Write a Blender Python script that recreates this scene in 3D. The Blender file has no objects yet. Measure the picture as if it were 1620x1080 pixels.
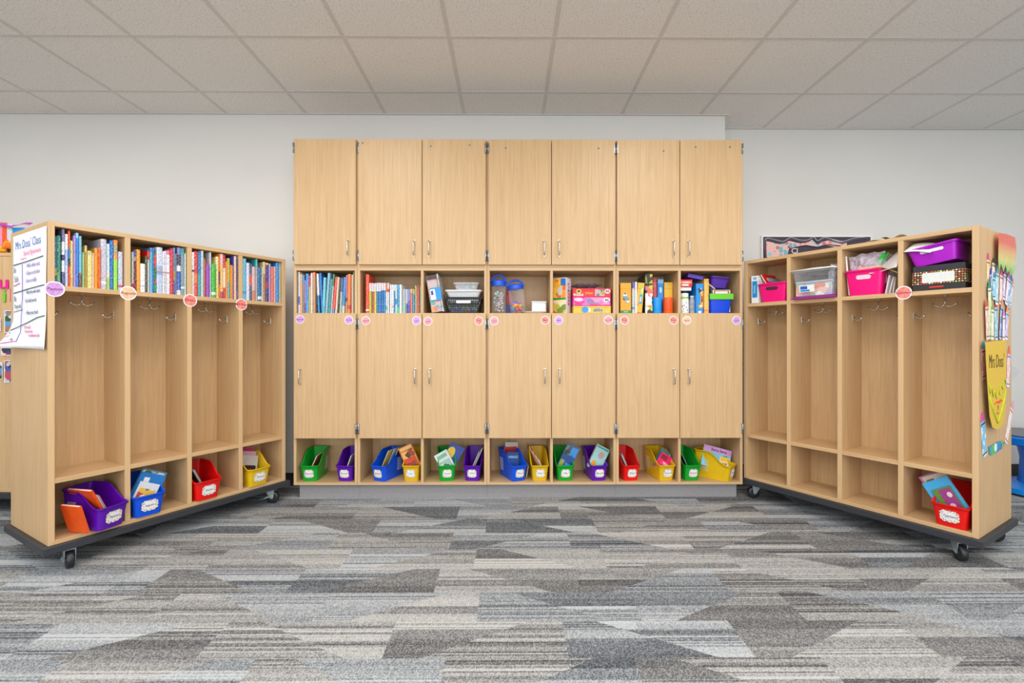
import bpy, bmesh, math, random
from mathutils import Matrix, Vector, noise as mnoise

# ------------------------------------------------------------------ camera, world, lights, exposure
scene = bpy.context.scene
COL = scene.collection
R = math.radians
F, CX, CY, HC, YAW = 740.0, 810.0, 540.0, 1.115, R(-0.35)

cam_data = bpy.data.cameras.new('camera')
cam_data.sensor_width = 36.0
cam_data.lens = 36.0 * F / 1620.0
cam_data.clip_start = 0.05
cam = bpy.data.objects.new('camera', cam_data)
cam.location = (0, 0, HC)
cam.rotation_euler = (R(90), 0, YAW)
COL.objects.link(cam)
scene.camera = cam

world = bpy.data.worlds.new('world')
world.use_nodes = True
world.node_tree.nodes['Background'].inputs[0].default_value = (0.8, 0.85, 0.9, 1)
world.node_tree.nodes['Background'].inputs[1].default_value = 0.3
scene.world = world

def area(name, loc, sx, sy, watts, color, rot=(0, 0, 0)):
    l = bpy.data.lights.new(name, 'AREA')
    l.shape = 'RECTANGLE'; l.size = sx; l.size_y = sy; l.energy = watts; l.color = color
    o = bpy.data.objects.new(name, l); o.location = loc; o.rotation_euler = rot
    COL.objects.link(o)
    return o
# recessed ceiling lamps of the room (all of them nearer than the strip of ceiling in view)
for lx in (-3.35, -1.1, 1.1, 3.35):
    for ly, w in ((1.75, 17.5), (-0.2, 21), (-2.2, 24)):
        area('ceiling_lamp', (lx, ly, 2.855), 0.58, 1.18, w, (1.0, 0.975, 0.94))
# broad cool fill lamp added behind the camera to brighten the fronts
area('added_rear_fill', (0, -3.9, 1.45), 8.5, 2.2, 140, (0.90, 0.95, 1.0), (R(90), 0, 0))

scene.view_settings.view_transform = 'Standard'
scene.view_settings.look = 'None'
scene.view_settings.gamma = 1.0
scene.view_settings.use_curve_mapping = False
scene.view_settings.exposure = 0.40

# ------------------------------------------------------------------ helpers
def ray(px, py):
    c = Vector(((px - CX) / F, 1.0, -(py - CY) / F))
    c.rotate(Matrix.Rotation(YAW, 3, 'Z'))
    return c
EYE = Vector((0, 0, HC))
def P(px, py, Y):
    d = ray(px, py)
    return EYE + d * (Y / d.y)
def WX(px, Y): return P(px, 540, Y).x
def WZ(py, Y, px=810): return P(px, py, Y).z

def lin(c):
    c = c / 255.0
    return c / 12.92 if c <= 0.04045 else ((c + 0.055) / 1.055) ** 2.4
def rgb(c): return (lin(c[0]), lin(c[1]), lin(c[2]), 1.0)

class NT:
    def __init__(self, name):
        self.m = bpy.data.materials.new(name)
        self.m.use_nodes = True
        self.t = self.m.node_tree
        self.b = self.t.nodes['Principled BSDF']
        self.out = self.t.nodes['Material Output']
    def n(self, kind, **kw):
        x = self.t.nodes.new(kind)
        for k, v in kw.items(): setattr(x, k, v)
        return x
    def l(self, a, b): self.t.links.new(a, b)
    def put(self, sock, v):
        if hasattr(v, 'links') or hasattr(v, 'is_output'): self.l(v, sock)
        else: sock.default_value = v
    def math(self, op, a, b=None, c=None):
        x = self.n('ShaderNodeMath', operation=op)
        for i, v in enumerate((a, b, c)):
            if v is not None: self.put(x.inputs[i], v)
        return x.outputs[0]
    def coord(self, which='Object', scale=(1, 1, 1), loc=(0, 0, 0)):
        tc = self.n('ShaderNodeTexCoord')
        mp = self.n('ShaderNodeMapping')
        mp.inputs['Scale'].default_value = scale
        mp.inputs['Location'].default_value = loc
        self.l(tc.outputs[which], mp.inputs[0])
        return mp.outputs[0]
    def noise(self, vec, scale, detail=2.0, rough=0.5, dist=0.0):
        x = self.n('ShaderNodeTexNoise')
        if vec is not None: self.l(vec, x.inputs['Vector'])
        x.inputs['Scale'].default_value = scale
        x.inputs['Detail'].default_value = detail
        x.inputs['Roughness'].default_value = rough
        x.inputs['Distortion'].default_value = dist
        return x.outputs['Fac']
    def ramp(self, fac, stops, interp='LINEAR'):
        x = self.n('ShaderNodeValToRGB')
        e = x.color_ramp.elements
        while len(e) < len(stops): e.new(0.5)
        for el, (p, c) in zip(e, stops):
            el.position = p; el.color = c
        x.color_ramp.interpolation = interp
        self.l(fac, x.inputs[0])
        return x.outputs[0]
    def mix(self, fac, a, b, blend='MIX'):
        x = self.n('ShaderNodeMix', data_type='RGBA', blend_type=blend)
        self.put(x.inputs[0], fac); self.put(x.inputs[6], a); self.put(x.inputs[7], b)
        return x.outputs[2]
    def base(self, c, rough=0.5, metal=0.0):
        self.put(self.b.inputs['Base Color'], c)
        self.b.inputs['Roughness'].default_value = rough
        self.b.inputs['Metallic'].default_value = metal
    def bump(self, h, strength=0.2, dist=0.002):
        x = self.n('ShaderNodeBump')
        x.inputs['Strength'].default_value = strength
        x.inputs['Distance'].default_value = dist
        self.l(h, x.inputs['Height'])
        self.l(x.outputs[0], self.b.inputs['Normal'])

_mc = {}
def mat(c, rough=0.45, metal=0.0, tag='paint'):
    """plain coloured surface with a faint procedural mottling"""
    k = (tuple(c), rough, metal)
    if k not in _mc:
        n = NT('%s_%d_%d_%d' % (tag, *c))
        f = n.noise(n.coord('Object'), 60.0, 2.0)
        col = rgb(c)
        dark = tuple(v * 0.93 for v in col[:3]) + (1,)
        n.base(n.ramp(f, [(0.35, dark), (0.65, col)]), rough, metal)
        _mc[k] = n.m
    return _mc[k]

def wood_material(name, along, tones=((186, 150, 106), (204, 169, 124), (215, 183, 140)), contrast=1.0):
    n = NT(name)
    s = [80.0, 80.0, 80.0]; s[along] = 1.6
    s2 = [260.0, 260.0, 260.0]; s2[along] = 6.0
    s3 = [7.0, 7.0, 7.0]; s3[along] = 0.55
    info = n.n('ShaderNodeObjectInfo')
    off = n.n('ShaderNodeVectorMath', operation='SCALE')
    comb = n.n('ShaderNodeCombineXYZ')
    for i in range(3): n.l(info.outputs['Random'], comb.inputs[i])
    n.l(comb.outputs[0], off.inputs[0]); off.inputs['Scale'].default_value = 9.0
    def co(sc):
        v = n.coord('Object', sc)
        a = n.n('ShaderNodeVectorMath', operation='ADD')
        n.l(v, a.inputs[0]); n.l(off.outputs[0], a.inputs[1])
        return a.outputs[0]
    big = n.noise(co(s3), 1.0, 3.0, 0.55, 0.6)
    rings = n.math('FRACT', n.math('MULTIPLY', big, 9.0))
    rings = n.math('ABSOLUTE', n.math('SUBTRACT', rings, 0.5))
    streak = n.noise(co(s), 1.0, 4.0, 0.6)
    fine = n.noise(co(s2), 1.0, 2.0, 0.6)
    f = n.math('ADD', n.math('MULTIPLY', streak, 0.50), n.math('MULTIPLY', fine, 0.38))
    f = n.math('ADD', f, n.math('MULTIPLY', rings, 0.16))
    f = n.math('ADD', n.math('MULTIPLY', n.math('SUBTRACT', f, 0.48), 1.25 * contrast), 0.5)
    n.base(n.ramp(f, [(0.22, rgb(tones[0])), (0.5, rgb(tones[1])), (0.8, rgb(tones[2]))]), 0.42)
    n.bump(fine, 0.06, 0.001)
    return n.m
WOOD_V = wood_material('maple_vertical_grain', 2)
WOOD_X = wood_material('maple_long_grain', 0)
EDGE = wood_material('maple_edge_band', 2, ((196, 162, 116), (208, 174, 130), (217, 186, 144)), 0.6)

def clear_material(name, tint=(235, 240, 245), opacity=0.25, rough=0.12):
    n = NT(name)
    tr = n.n('ShaderNodeBsdfTransparent'); tr.inputs[0].default_value = (1, 1, 1, 1)
    mx = n.n('ShaderNodeMixShader')
    lw = n.n('ShaderNodeLayerWeight'); lw.inputs[0].default_value = 0.35
    f = n.noise(n.coord('Object'), 40.0, 2.0)
    fac = n.math('ADD', n.math('MULTIPLY', lw.outputs['Facing'], 0.30), n.math('MULTIPLY', f, opacity * 2.0))
    n.base(rgb(tint), rough)
    n.put(mx.inputs[0], n.math('MINIMUM', fac, 0.95))
    n.l(tr.outputs[0], mx.inputs[1]); n.l(n.b.outputs[0], mx.inputs[2])
    n.l(mx.outputs[0], n.out.inputs[0])
    return n.m
CLEAR = clear_material('clear_plastic', opacity=0.07)
CLOUDY = clear_material('cloudy_plastic', (225, 228, 232), 0.42, 0.3)
FILM = clear_material('crinkled_film', (228, 226, 236), 0.42, 0.1)

def dots_material(name, base, colors, scale, size=0.32, rough=0.5):
    """printed dots of several colours on a plain ground (flat print)"""
    n = NT(name)
    v = n.n('ShaderNodeTexVoronoi'); v.inputs['Scale'].default_value = scale
    n.l(n.coord('Object'), v.inputs['Vector'])
    sep = n.n('ShaderNodeSeparateColor'); n.l(v.outputs['Color'], sep.inputs[0])
    k = len(colors)
    pal = n.ramp(sep.outputs[0], [(i / k, rgb(c)) for i, c in enumerate(colors)], 'CONSTANT')
    m = n.math('LESS_THAN', v.outputs['Distance'], size)
    n.base(n.mix(m, rgb(base), pal), rough)
    return n.m
BRIGHT = [(225, 60, 70), (60, 130, 220), (245, 200, 60), (60, 170, 90), (240, 130, 180), (130, 80, 190)]
CONFETTI = dots_material('confetti_border', (244, 243, 240), [(220, 70, 90), (60, 90, 160), (70, 60, 60), (240, 190, 60), (90, 170, 130)], 190.0, 0.42)
def blotch_material(name, colors, scale, rough=0.45):
    n = NT(name)
    v = n.n('ShaderNodeTexVoronoi'); v.inputs['Scale'].default_value = scale
    c = n.coord('Object')
    w = n.n('ShaderNodeTexNoise'); w.inputs['Scale'].default_value = scale * 0.7; n.l(c, w.inputs['Vector'])
    a = n.n('ShaderNodeVectorMath', operation='MULTIPLY_ADD')
    n.l(w.outputs['Color'], a.inputs[0]); a.inputs[1].default_value = (1.2 / scale,) * 3; n.l(c, a.inputs[2])
    n.l(a.outputs[0], v.inputs['Vector'])
    sep = n.n('ShaderNodeSeparateColor'); n.l(v.outputs['Color'], sep.inputs[0])
    k = len(colors)
    n.base(n.ramp(sep.outputs[0], [(i / k, rgb(x)) for i, x in enumerate(colors)], 'CONSTANT'), rough)
    return n.m

METAL = mat((176, 176, 174), 0.28, 0.9, 'brushed_metal')
NICKEL = mat((205, 200, 190), 0.25, 0.85, 'satin_nickel')
ZINC = mat((186, 200, 206), 0.32, 0.7, 'zinc')
BLACK = mat((34, 36, 40), 0.4, 0, 'black_rubber')
WHITE = mat((240, 240, 240), 0.5, 0, 'white')
PAGES = mat((236, 230, 215), 0.8, 0, 'paper_edges')
PAPER = mat((243, 243, 245), 0.7, 0, 'paper')

class MB:
    """collects boxes, tubes, sheets and lathed shapes; build() links them as ONE mesh object"""
    def __init__(self):
        self.bm = bmesh.new(); self.mats = []
    def mi(self, m):
        if m not in self.mats: self.mats.append(m)
        return self.mats.index(m)
    def faces(self, vs, fs, m, M=None):
        i = self.mi(m)
        bv = [self.bm.verts.new(M @ Vector(v) if M else v) for v in vs]
        for f in fs:
            try:
                fc = self.bm.faces.new([bv[k] for k in f]); fc.material_index = i
            except ValueError: pass
        return bv
    def box(self, x0, x1, y0, y1, z0, z1, m, M=None, bev=0.0, mfront=None):
        t = bmesh.new()
        vs = [t.verts.new((x, y, z)) for z in (z0, z1) for y in (y0, y1) for x in (x0, x1)]
        i = self.mi(m); j = self.mi(mfront) if mfront else i
        for f in ((0, 2, 3, 1), (4, 5, 7, 6), (0, 1, 5, 4), (1, 3, 7, 5), (3, 2, 6, 7), (2, 0, 4, 6)):
            fc = t.faces.new([vs[k] for k in f]); fc.material_index = i
        if mfront: t.faces.ensure_lookup_table(); t.faces[2].material_index = j
        if bev: bmesh.ops.bevel(t, geom=list(t.edges), offset=bev, segments=1, affect='EDGES', profile=0.7)
        self._add(t, M); return self
    def _add(self, t, M):
        mp = {}
        for v in t.verts: mp[v] = self.bm.verts.new(M @ v.co if M else v.co)
        for f in t.faces:
            nf = self.bm.faces.new([mp[v] for v in f.verts]); nf.material_index = f.material_index; nf.smooth = f.smooth
        t.free()
    def tube(self, pts, r, m, seg=8, cap=True, M=None):
        pts = [Vector(p) for p in pts]; rings = []; i = self.mi(m)
        rr = r if isinstance(r, (list, tuple)) else [r] * len(pts)
        up = None
        for k, p in enumerate(pts):
            d = (pts[min(k + 1, len(pts) - 1)] - pts[max(k - 1, 0)])
            if d.length < 1e-9: d = Vector((0, 0, 1))
            d.normalize()
            if up is None:
                up = Vector((0, 0, 1)) if abs(d.z) < 0.9 else Vector((1, 0, 0))
            a = d.cross(up)
            if a.length < 1e-6: a = d.cross(Vector((0, 1, 0)))
            a.normalize(); b = a.cross(d).normalized(); up = b
            rings.append([self.bm.verts.new((M @ q) if M else q) for q in
                          [p + (a * math.cos(2 * math.pi * s / seg) + b * math.sin(2 * math.pi * s / seg)) * rr[k] for s in range(seg)]])
        for k in range(len(rings) - 1):
            for s in range(seg):
                f = self.bm.faces.new((rings[k][s], rings[k][(s + 1) % seg], rings[k + 1][(s + 1) % seg], rings[k + 1][s]))
                f.material_index = i; f.smooth = True
        if cap:
            for rg in (rings[0][::-1], rings[-1]):
                f = self.bm.faces.new(rg); f.material_index = i
        return self
    def lathe(self, prof, m, seg=20, M=None, cap0=True, cap1=True):
        i = self.mi(m); rings = []
        for (r, z) in prof:
            ring = []
            for s in range(seg):
                v = Vector((r * math.cos(2 * math.pi * s / seg), r * math.sin(2 * math.pi * s / seg), z))
                ring.append(self.bm.verts.new((M @ v) if M else v))
            rings.append(ring)
        for k in range(len(rings) - 1):
            for s in range(seg):
                f = self.bm.faces.new((rings[k][s], rings[k][(s + 1) % seg], rings[k + 1][(s + 1) % seg], rings[k + 1][s]))
                f.material_index = i; f.smooth = True
        if cap0: self.bm.faces.new(rings[0][::-1]).material_index = i
        if cap1: self.bm.faces.new(rings[-1]).material_index = i
        return self
    def prism(self, pts, t, m, M=None, mtop=None):
        """2-D outline in x,z extruded from y=0 to y=t (front face at y=0 looks to -y)"""
        i = self.mi(m); j = self.mi(mtop) if mtop else i
        n = len(pts)
        a = [self.bm.verts.new((M @ Vector((p[0], 0, p[1]))) if M else (p[0], 0, p[1])) for p in pts]
        b = [self.bm.verts.new((M @ Vector((p[0], t, p[1]))) if M else (p[0], t, p[1])) for p in pts]
        self.bm.faces.new(a).material_index = j
        self.bm.faces.new(b[::-1]).material_index = i
        for k in range(n):
            self.bm.faces.new((a[(k + 1) % n], a[k], b[k], b[(k + 1) % n])).material_index = i
        return self
    def sheet(self, nx, nz, fn, m, mfn=None):
        g = [[self.bm.verts.new(fn(i / nx, k / nz)) for i in range(nx + 1)] for k in range(nz + 1)]
        for k in range(nz):
            for i in range(nx):
                f = self.bm.faces.new((g[k][i], g[k][i + 1], g[k + 1][i + 1], g[k + 1][i]))
                f.material_index = self.mi(mfn(i / nx, k / nz) if mfn else m); f.smooth = True
        return self
    def build(self, name, parent=None, sharp=None, solid=0.0):
        me = bpy.data.meshes.new(name)
        bmesh.ops.recalc_face_normals(self.bm, faces=self.bm.faces)
        self.bm.to_mesh(me); self.bm.free()
        for m in self.mats: me.materials.append(m)
        if sharp: me.set_sharp_from_angle(angle=R(sharp))
        o = bpy.data.objects.new(name, me)
        COL.objects.link(o)
        if parent: o.parent = parent
        if solid:
            s = o.modifiers.new('thickness', 'SOLIDIFY'); s.thickness = solid; s.offset = 0
        return o

LABELS = {}
def tag(o, label, cat, group=None, kind=None):
    if label:
        o['label'] = label; LABELS.setdefault(label, []).append(o)
    if cat: o['category'] = cat
    if group: o['group'] = group
    if kind: o['kind'] = kind
    return o
def thing(name, label, cat, M=None, group=None):
    o = bpy.data.objects.new(name, None); COL.objects.link(o)
    o.empty_display_size = 0.05
    if M is not None: o.matrix_world = M if isinstance(M, Matrix) else Matrix.Translation(M)
    return tag(o, label, cat, group)
def structure(o): o['kind'] = 'structure'; return o
def T(x, y, z): return Matrix.Translation((x, y, z))
def RX(a): return Matrix.Rotation(R(a), 4, 'X')
def RY(a): return Matrix.Rotation(R(a), 4, 'Y')
def RZ(a): return Matrix.Rotation(R(a), 4, 'Z')
def place(o, M): o.matrix_world = M; return o
TEXTS = []
def text(name, s, size, m, parent, M, align='CENTER', sx=1.0, bold=0.0, shear=0.0):
    c = bpy.data.curves.new(name, 'FONT'); c.body = s; c.size = size
    c.align_x = align; c.align_y = 'CENTER'; c.resolution_u = 2; c.extrude = 0.0002
    c.offset = bold; c.shear = shear
    c.materials.append(m)
    o = bpy.data.objects.new(name, c); COL.objects.link(o)
    if parent: o.parent = parent
    o.matrix_local = M @ Matrix.Diagonal((sx, 1, 1, 1))
    TEXTS.append(o)
    return o
UPRIGHT = RX(90)          # text lying in x,z and facing -y
INK = mat((40, 38, 48), 0.6, 0, 'ink')

def curve_through(pts, n=5):
    """smooth curve through a few points"""
    v = [Vector(p) for p in pts]; out = []
    for i in range(len(v) - 1):
        p0, p1, p2, p3 = v[max(i - 1, 0)], v[i], v[i + 1], v[min(i + 2, len(v) - 1)]
        for k in range(n):
            t = k / n
            out.append(.5 * ((2 * p1) + (p2 - p0) * t + (2 * p0 - 5 * p1 + 4 * p2 - p3) * t * t + (3 * p1 - p0 - 3 * p2 + p3) * t ** 3))
    return out + [v[-1]]
def disc(r, n=28): return [(r * math.cos(2 * math.pi * k / n), r * math.sin(2 * math.pi * k / n)) for k in range(n)]
def rrect(x0, x1, z0, z1, r, n=4):
    pts = []
    for cx, cz, a0 in ((x1 - r, z1 - r, 0), (x0 + r, z1 - r, 90), (x0 + r, z0 + r, 180), (x1 - r, z0 + r, 270)):
        for k in range(n + 1):
            a = R(a0 + 90 * k / n); pts.append((cx + r * math.cos(a), cz + r * math.sin(a)))
    return pts

# ------------------------------------------------------------------ the room
Y_WALL, Y_RECESS, H = 3.632, 3.858, 2.872
X_JOG = WX(1147, Y_WALL)
def wall_paint(name, c):
    n = NT(name)
    f = n.noise(n.coord('Object'), 1.2, 3.0)
    a = rgb(c); b = tuple(v * 0.96 for v in a[:3]) + (1,)
    n.base(n.ramp(f, [(0.3, b), (0.7, a)]), 0.75)
    n.bump(n.noise(n.coord('Object'), 380.0, 2.0), 0.05, 0.001)
    return n.m
WALL = wall_paint('wall_paint', (224, 223, 220))
structure(MB().box(-6, X_JOG, Y_WALL, Y_WALL + 0.6, 0, H + 0.1, WALL).build('wall_back'))
structure(MB().box(X_JOG, 6, Y_RECESS, Y_RECESS + 0.37, 0, H + 0.1, WALL).build('wall_recess'))
structure(MB().box(-6.1, -6, -4.2, Y_WALL, 0, H + 0.1, WALL).build('wall_left'))
structure(MB().box(6, 6.1, -4.2, Y_RECESS, 0, H + 0.1, WALL).build('wall_right'))
structure(MB().box(-6.1, 6.1, -4.3, -4.2, 0, H + 0.1, WALL).build('wall_rear'))
SKIRT = mat((40, 40, 44), 0.5, 0, 'rubber_skirting')
structure(MB().box(-6, X_JOG, Y_WALL - 0.008, Y_WALL, 0, 0.1, SKIRT, bev=0.003).build('baseboard_back'))
structure(MB().box(X_JOG, 6, Y_RECESS - 0.008, Y_RECESS, 0, 0.1, SKIRT, bev=0.003).build('baseboard_recess'))
GRID = mat((214, 211, 207), 0.55, 0, 'ceiling_grid_white')
structure(MB().box(-6, X_JOG + 0.02, Y_WALL - 0.02, Y_WALL, H - 0.004, H + 0.02, GRID).build('trim_1'))
structure(MB().box(X_JOG, 6, Y_RECESS - 0.02, Y_RECESS, H - 0.004, H + 0.02, GRID).build('trim_2'))

def carpet_material():
    n = NT('striped_carpet')
    tc = n.n('ShaderNodeTexCoord')
    sep = n.n('ShaderNodeSeparateXYZ'); n.l(tc.outputs['Object'], sep.inputs[0])
    x, y = sep.outputs[0], sep.outputs[1]
    def wn(a, b=0.0, dim='2D'):
        w = n.n('ShaderNodeTexWhiteNoise', noise_dimensions='2D')
        c = n.n('ShaderNodeCombineXYZ'); n.put(c.inputs[0], a); n.put(c.inputs[1], b)
        n.l(c.outputs[0], w.inputs['Vector'])
        return w.outputs['Value']
    def cells(rowh, width, slope, seed):
        yy = n.math('ADD', n.math('DIVIDE', y, rowh), seed)
        row = n.math('FLOOR', yy); fr = n.math('SUBTRACT', n.math('FRACT', yy), 0.5)
        rnd = wn(row, seed + 3.3)
        par = n.math('SUBTRACT', n.math('MULTIPLY', n.math('FLOORED_MODULO', row, 2.0), 2.0), 1.0)
        # boundaries lean one way, then the other: a zig-zag in x makes trapezoids
        u = n.math('ADD', n.math('DIVIDE', x, width), n.math('MULTIPLY', rnd, 7.0))
        k = n.math('FLOOR', u)
        lean = n.math('SUBTRACT', n.math('MULTIPLY', n.math('FLOORED_MODULO', k, 2.0), 2.0), 1.0)
        sh = n.math('MULTIPLY', fr, slope)
        fu = n.math('FRACT', u)
        edge = n.math('ADD', 0.5, n.math('MULTIPLY', sh, n.math('MULTIPLY', lean, par)))
        step = n.math('GREATER_THAN', fu, edge)
        return row, n.math('ADD', n.math('MULTIPLY', k, 2.0), n.math('ADD', step, n.math('MULTIPLY', rnd, 0.37)))
    r1, c1 = cells(0.216, 0.66, 0.60, 0.37)
    poly = n.math('ADD', n.math('MULTIPLY', r1, 17.13), n.math('MULTIPLY', c1, 3.71))
    yo = n.math('ADD', y, 0.37 * 0.216)
    h1 = n.math('FLOOR', n.math('DIVIDE', yo, 0.108)); s1 = n.math('FLOOR', n.math('DIVIDE', yo, 0.054)); s2 = n.math('FLOOR', n.math('DIVIDE', yo, 0.018))
    s3 = n.math('FLOOR', n.math('DIVIDE', yo, 0.0077))
    p2 = n.math('ADD', poly, 40.0)
    a = wn(poly, 1.7); b = wn(s1, poly); c2_ = wn(s2, poly); d = wn(h1, p2)
    sx = n.math('ADD', s1, n.math('MULTIPLY', n.math('FLOOR', n.math('DIVIDE', n.math('ADD', x, 11.0), 2.3)), 31.0))
    c = wn(sx, 4.0)
    lines = wn(s3, poly)
    has = n.math('GREATER_THAN', wn(s1, n.math('ADD', poly, 21.0)), 0.45)
    v = n.math('ADD', 0.15, n.math('MULTIPLY', a, 0.10))
    v = n.math('ADD', v, n.math('MULTIPLY', b, 0.28))
    v = n.math('ADD', v, n.math('MULTIPLY', c, 0.20))
    v = n.math('ADD', v, n.math('MULTIPLY', c2_, 0.12))
    v = n.math('ADD', v, n.math('MULTIPLY', d, 0.12))
    dark = n.math('LESS_THAN', wn(h1, n.math('ADD', p2, 7.7)), 0.20)
    v = n.math('MULTIPLY', v, n.math('SUBTRACT', 1.0, n.math('MULTIPLY', dark, 0.45)))
    ln = n.math('MULTIPLY', n.math('MULTIPLY', n.math('SUBTRACT', lines, 0.66), has), n.math('MULTIPLY', n.math('SUBTRACT', 1.0, dark), 0.46))
    v = n.math('ADD', v, ln)
    grain = wn(n.math('FLOOR', n.math('DIVIDE', x, 0.0042)), n.math('FLOOR', n.math('DIVIDE', y, 0.0055)))
    v = n.math('ADD', v, n.math('MULTIPLY', n.math('SUBTRACT', grain, 0.5), 0.36))
    pile_c = n.coord('Object', (1.0, 1.5, 1.0))
    pile = n.noise(pile_c, 210.0, 3.0, 0.8)
    v = n.math('ADD', v, n.math('MULTIPLY', n.math('SUBTRACT', pile, 0.5), 1.25))
    warm = n.noise(n.coord('Object'), 1.1, 2.0)
    cold = n.ramp(v, [(0.0, rgb((60, 63, 68))), (0.28, rgb((103, 108, 114))), (0.5, rgb((146, 151, 156))), (0.85, rgb((192, 197, 200)))])
    hot = n.ramp(v, [(0.0, rgb((62, 62, 64))), (0.28, rgb((108, 108, 109))), (0.5, rgb((150, 150, 149))), (0.85, rgb((194, 194, 192)))])
    wm = n.math('GREATER_THAN', wn(poly, 33.0), 0.5)
    n.base(n.mix(n.math('MULTIPLY', wm, 0.85), cold, hot), 0.95)
    n.b.inputs['Specular IOR Level'].default_value = 0.1
    n.bump(n.noise(pile_c, 420.0, 2.0), 0.6, 0.004)
    return n.m
structure(MB().box(-6.1, 6.1, -4.3, Y_RECESS + 0.3, -0.08, 0, carpet_material()).build('floor'))

# suspended ceiling: tiles laid in a grid of bars
def tile_material():
    n = NT('fissured_ceiling_tile')
    c = n.coord('Object', (1, 1, 1))
    f = n.noise(c, 105.0, 3.0, 0.75)
    g = n.noise(c, 260.0, 2.0, 0.6)
    col = n.ramp(n.math('ADD', n.math('MULTIPLY', f, 0.65), n.math('MULTIPLY', g, 0.35)),
                 [(0.36, rgb((170, 165, 159))), (0.46, rgb((234, 232, 229))), (0.8, rgb((244, 242, 240)))])
    n.base(col, 0.9)
    n.bump(f, 0.35, 0.003)
    return n.m
TILE = tile_material()
ceil_root = bpy.data.objects.new('ceiling', None); COL.objects.link(ceil_root); structure(ceil_root)
TX, TY, X0G, Y0G = 0.61, 0.598, -0.348, 2.706
tile_me = None
xs = [X0G + TX * k for k in range(-9, 11)]
ys = [Y0G + TY * k for k in range(-11, 2)]
for yi in range(-11, 2):
    for xi in range(-9, 10):
        xa, xb = X0G + TX * xi, X0G + TX * (xi + 1)
        ya, yb = Y0G + TY * yi, Y0G + TY * (yi + 1)
        full = True
        if yi == 1:                      # cut tiles against the walls
            lim = Y_RECESS if xa > X_JOG - 0.45 else Y_WALL
            yb = min(yb, lim); full = False
        if xa < -6 + 0.2 or xb > 6: continue
        if full and tile_me:
            o = bpy.data.objects.new('ceiling_tile', tile_me); COL.objects.link(o); o.parent = ceil_root
        else:
            o = MB().box(-(xb - xa) / 2 + .004, (xb - xa) / 2 - .004, -(yb - ya) / 2 + .004, (yb - ya) / 2 - .004, 0, 0.016, TILE).build('ceiling_tile', ceil_root)
            if full: tile_me = o.data
        o.location = ((xa + xb) / 2, (ya + yb) / 2, H + 0.0012 + random.Random(xi * 31 + yi).uniform(0, 0.0015))
for x in xs: MB().box(x - .012, x + .012, -4.2, Y_RECESS if x > X_JOG else Y_WALL, H, H + 0.03, GRID).build('ceiling_grid_bar', ceil_root)
for y in ys: MB().box(-6, 6, y - .012, y + .012, H - 0.0004, H + 0.029, GRID).build('ceiling_grid_bar', ceil_root)
MB().box(-6.1, 6.1, -4.3, Y_RECESS + 0.3, H + 0.06, H + 0.1, mat((120, 120, 120), 0.9)).build('ceiling_deck', ceil_root)
# ------------------------------------------------------------------ the wall of cabinets
YD, YC = 3.285, 3.305            # door faces, carcass faces
DEPTH = Y_WALL - YC - 0.004
ZT, ZU0 = WZ(220.5, YD), WZ(418.5, YD)
ZL1, ZL0 = WZ(496, YD), WZ(693, YD)
Z_CUBBY_TOP, Z_CUBBY = WZ(428, YC), WZ(495, YC)
Z_BIN = 0.121
def handle(parent, x, zc):
    pts = [(x, -0.020, zc - 0.052), (x, -0.040, zc - 0.050), (x, -0.047, zc - 0.042), (x, -0.047, zc + 0.042), (x, -0.040, zc + 0.050), (x, -0.020, zc + 0.052)]
    m = MB().tube(pts, 0.0045, NICKEL, 8)
    for s in (-1, 1): m.lathe([(0.008, 0), (0.008, 0.003)], NICKEL, 10, T(x, -0.0202, zc + s * 0.052) @ RX(90))
    return m.build('handle', parent)
def hinge(parent, x, zc, sgn):
    m = MB().box(min(x, x + sgn * 0.008), max(x, x + sgn * 0.008), -0.0225, -0.0002, zc - 0.036, zc + 0.036, METAL, bev=0.002)
    m.tube([(x - sgn * 0.002, -0.022, zc - 0.036), (x - sgn * 0.002, -0.022, zc + 0.036)], 0.0045, METAL, 8)
    for k in (-0.012, 0.012):
        m.tube([(x - sgn * 0.002, -0.022, zc + k - 0.0015), (x - sgn * 0.002, -0.022, zc + k + 0.0015)], 0.0048, mat((70, 72, 76), 0.4, 0.6), 8)
    return m.build('hinge', parent)
CAB_NAMES = ['narrow single-door maple wall cabinet at the end beside the left rolling locker',
             'double-door maple wall cabinet with small books and a black lattice basket on its open shelf',
             'double-door maple wall cabinet with blue-lidded jars and puzzle boxes on its open shelf',
             'double-door maple wall cabinet with the blue and orange cups, next to the right locker']
CAB_PX = [(464.4, 565.4, [(464.6, 562.8, 1, 'UL', 551, 475)]),
          (565.4, 770.3, [(567.2, 667.2, 0, 'L', 655, 657), (668.2, 768.3, 0, 'R', 679, 680)]),
          (770.3, 974.6, [(772.6, 872.0, 0, 'L', 861, 862), (873.0, 973.0, 0, 'R', 884.5, 885)]),
          (974.6, 1175.0, [(976.3, 1075.0, 0, 'L', 1065, 1066), (1076.0, 1174.5, 0, 'R', 1089, 1089)])]
CABS = []
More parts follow.
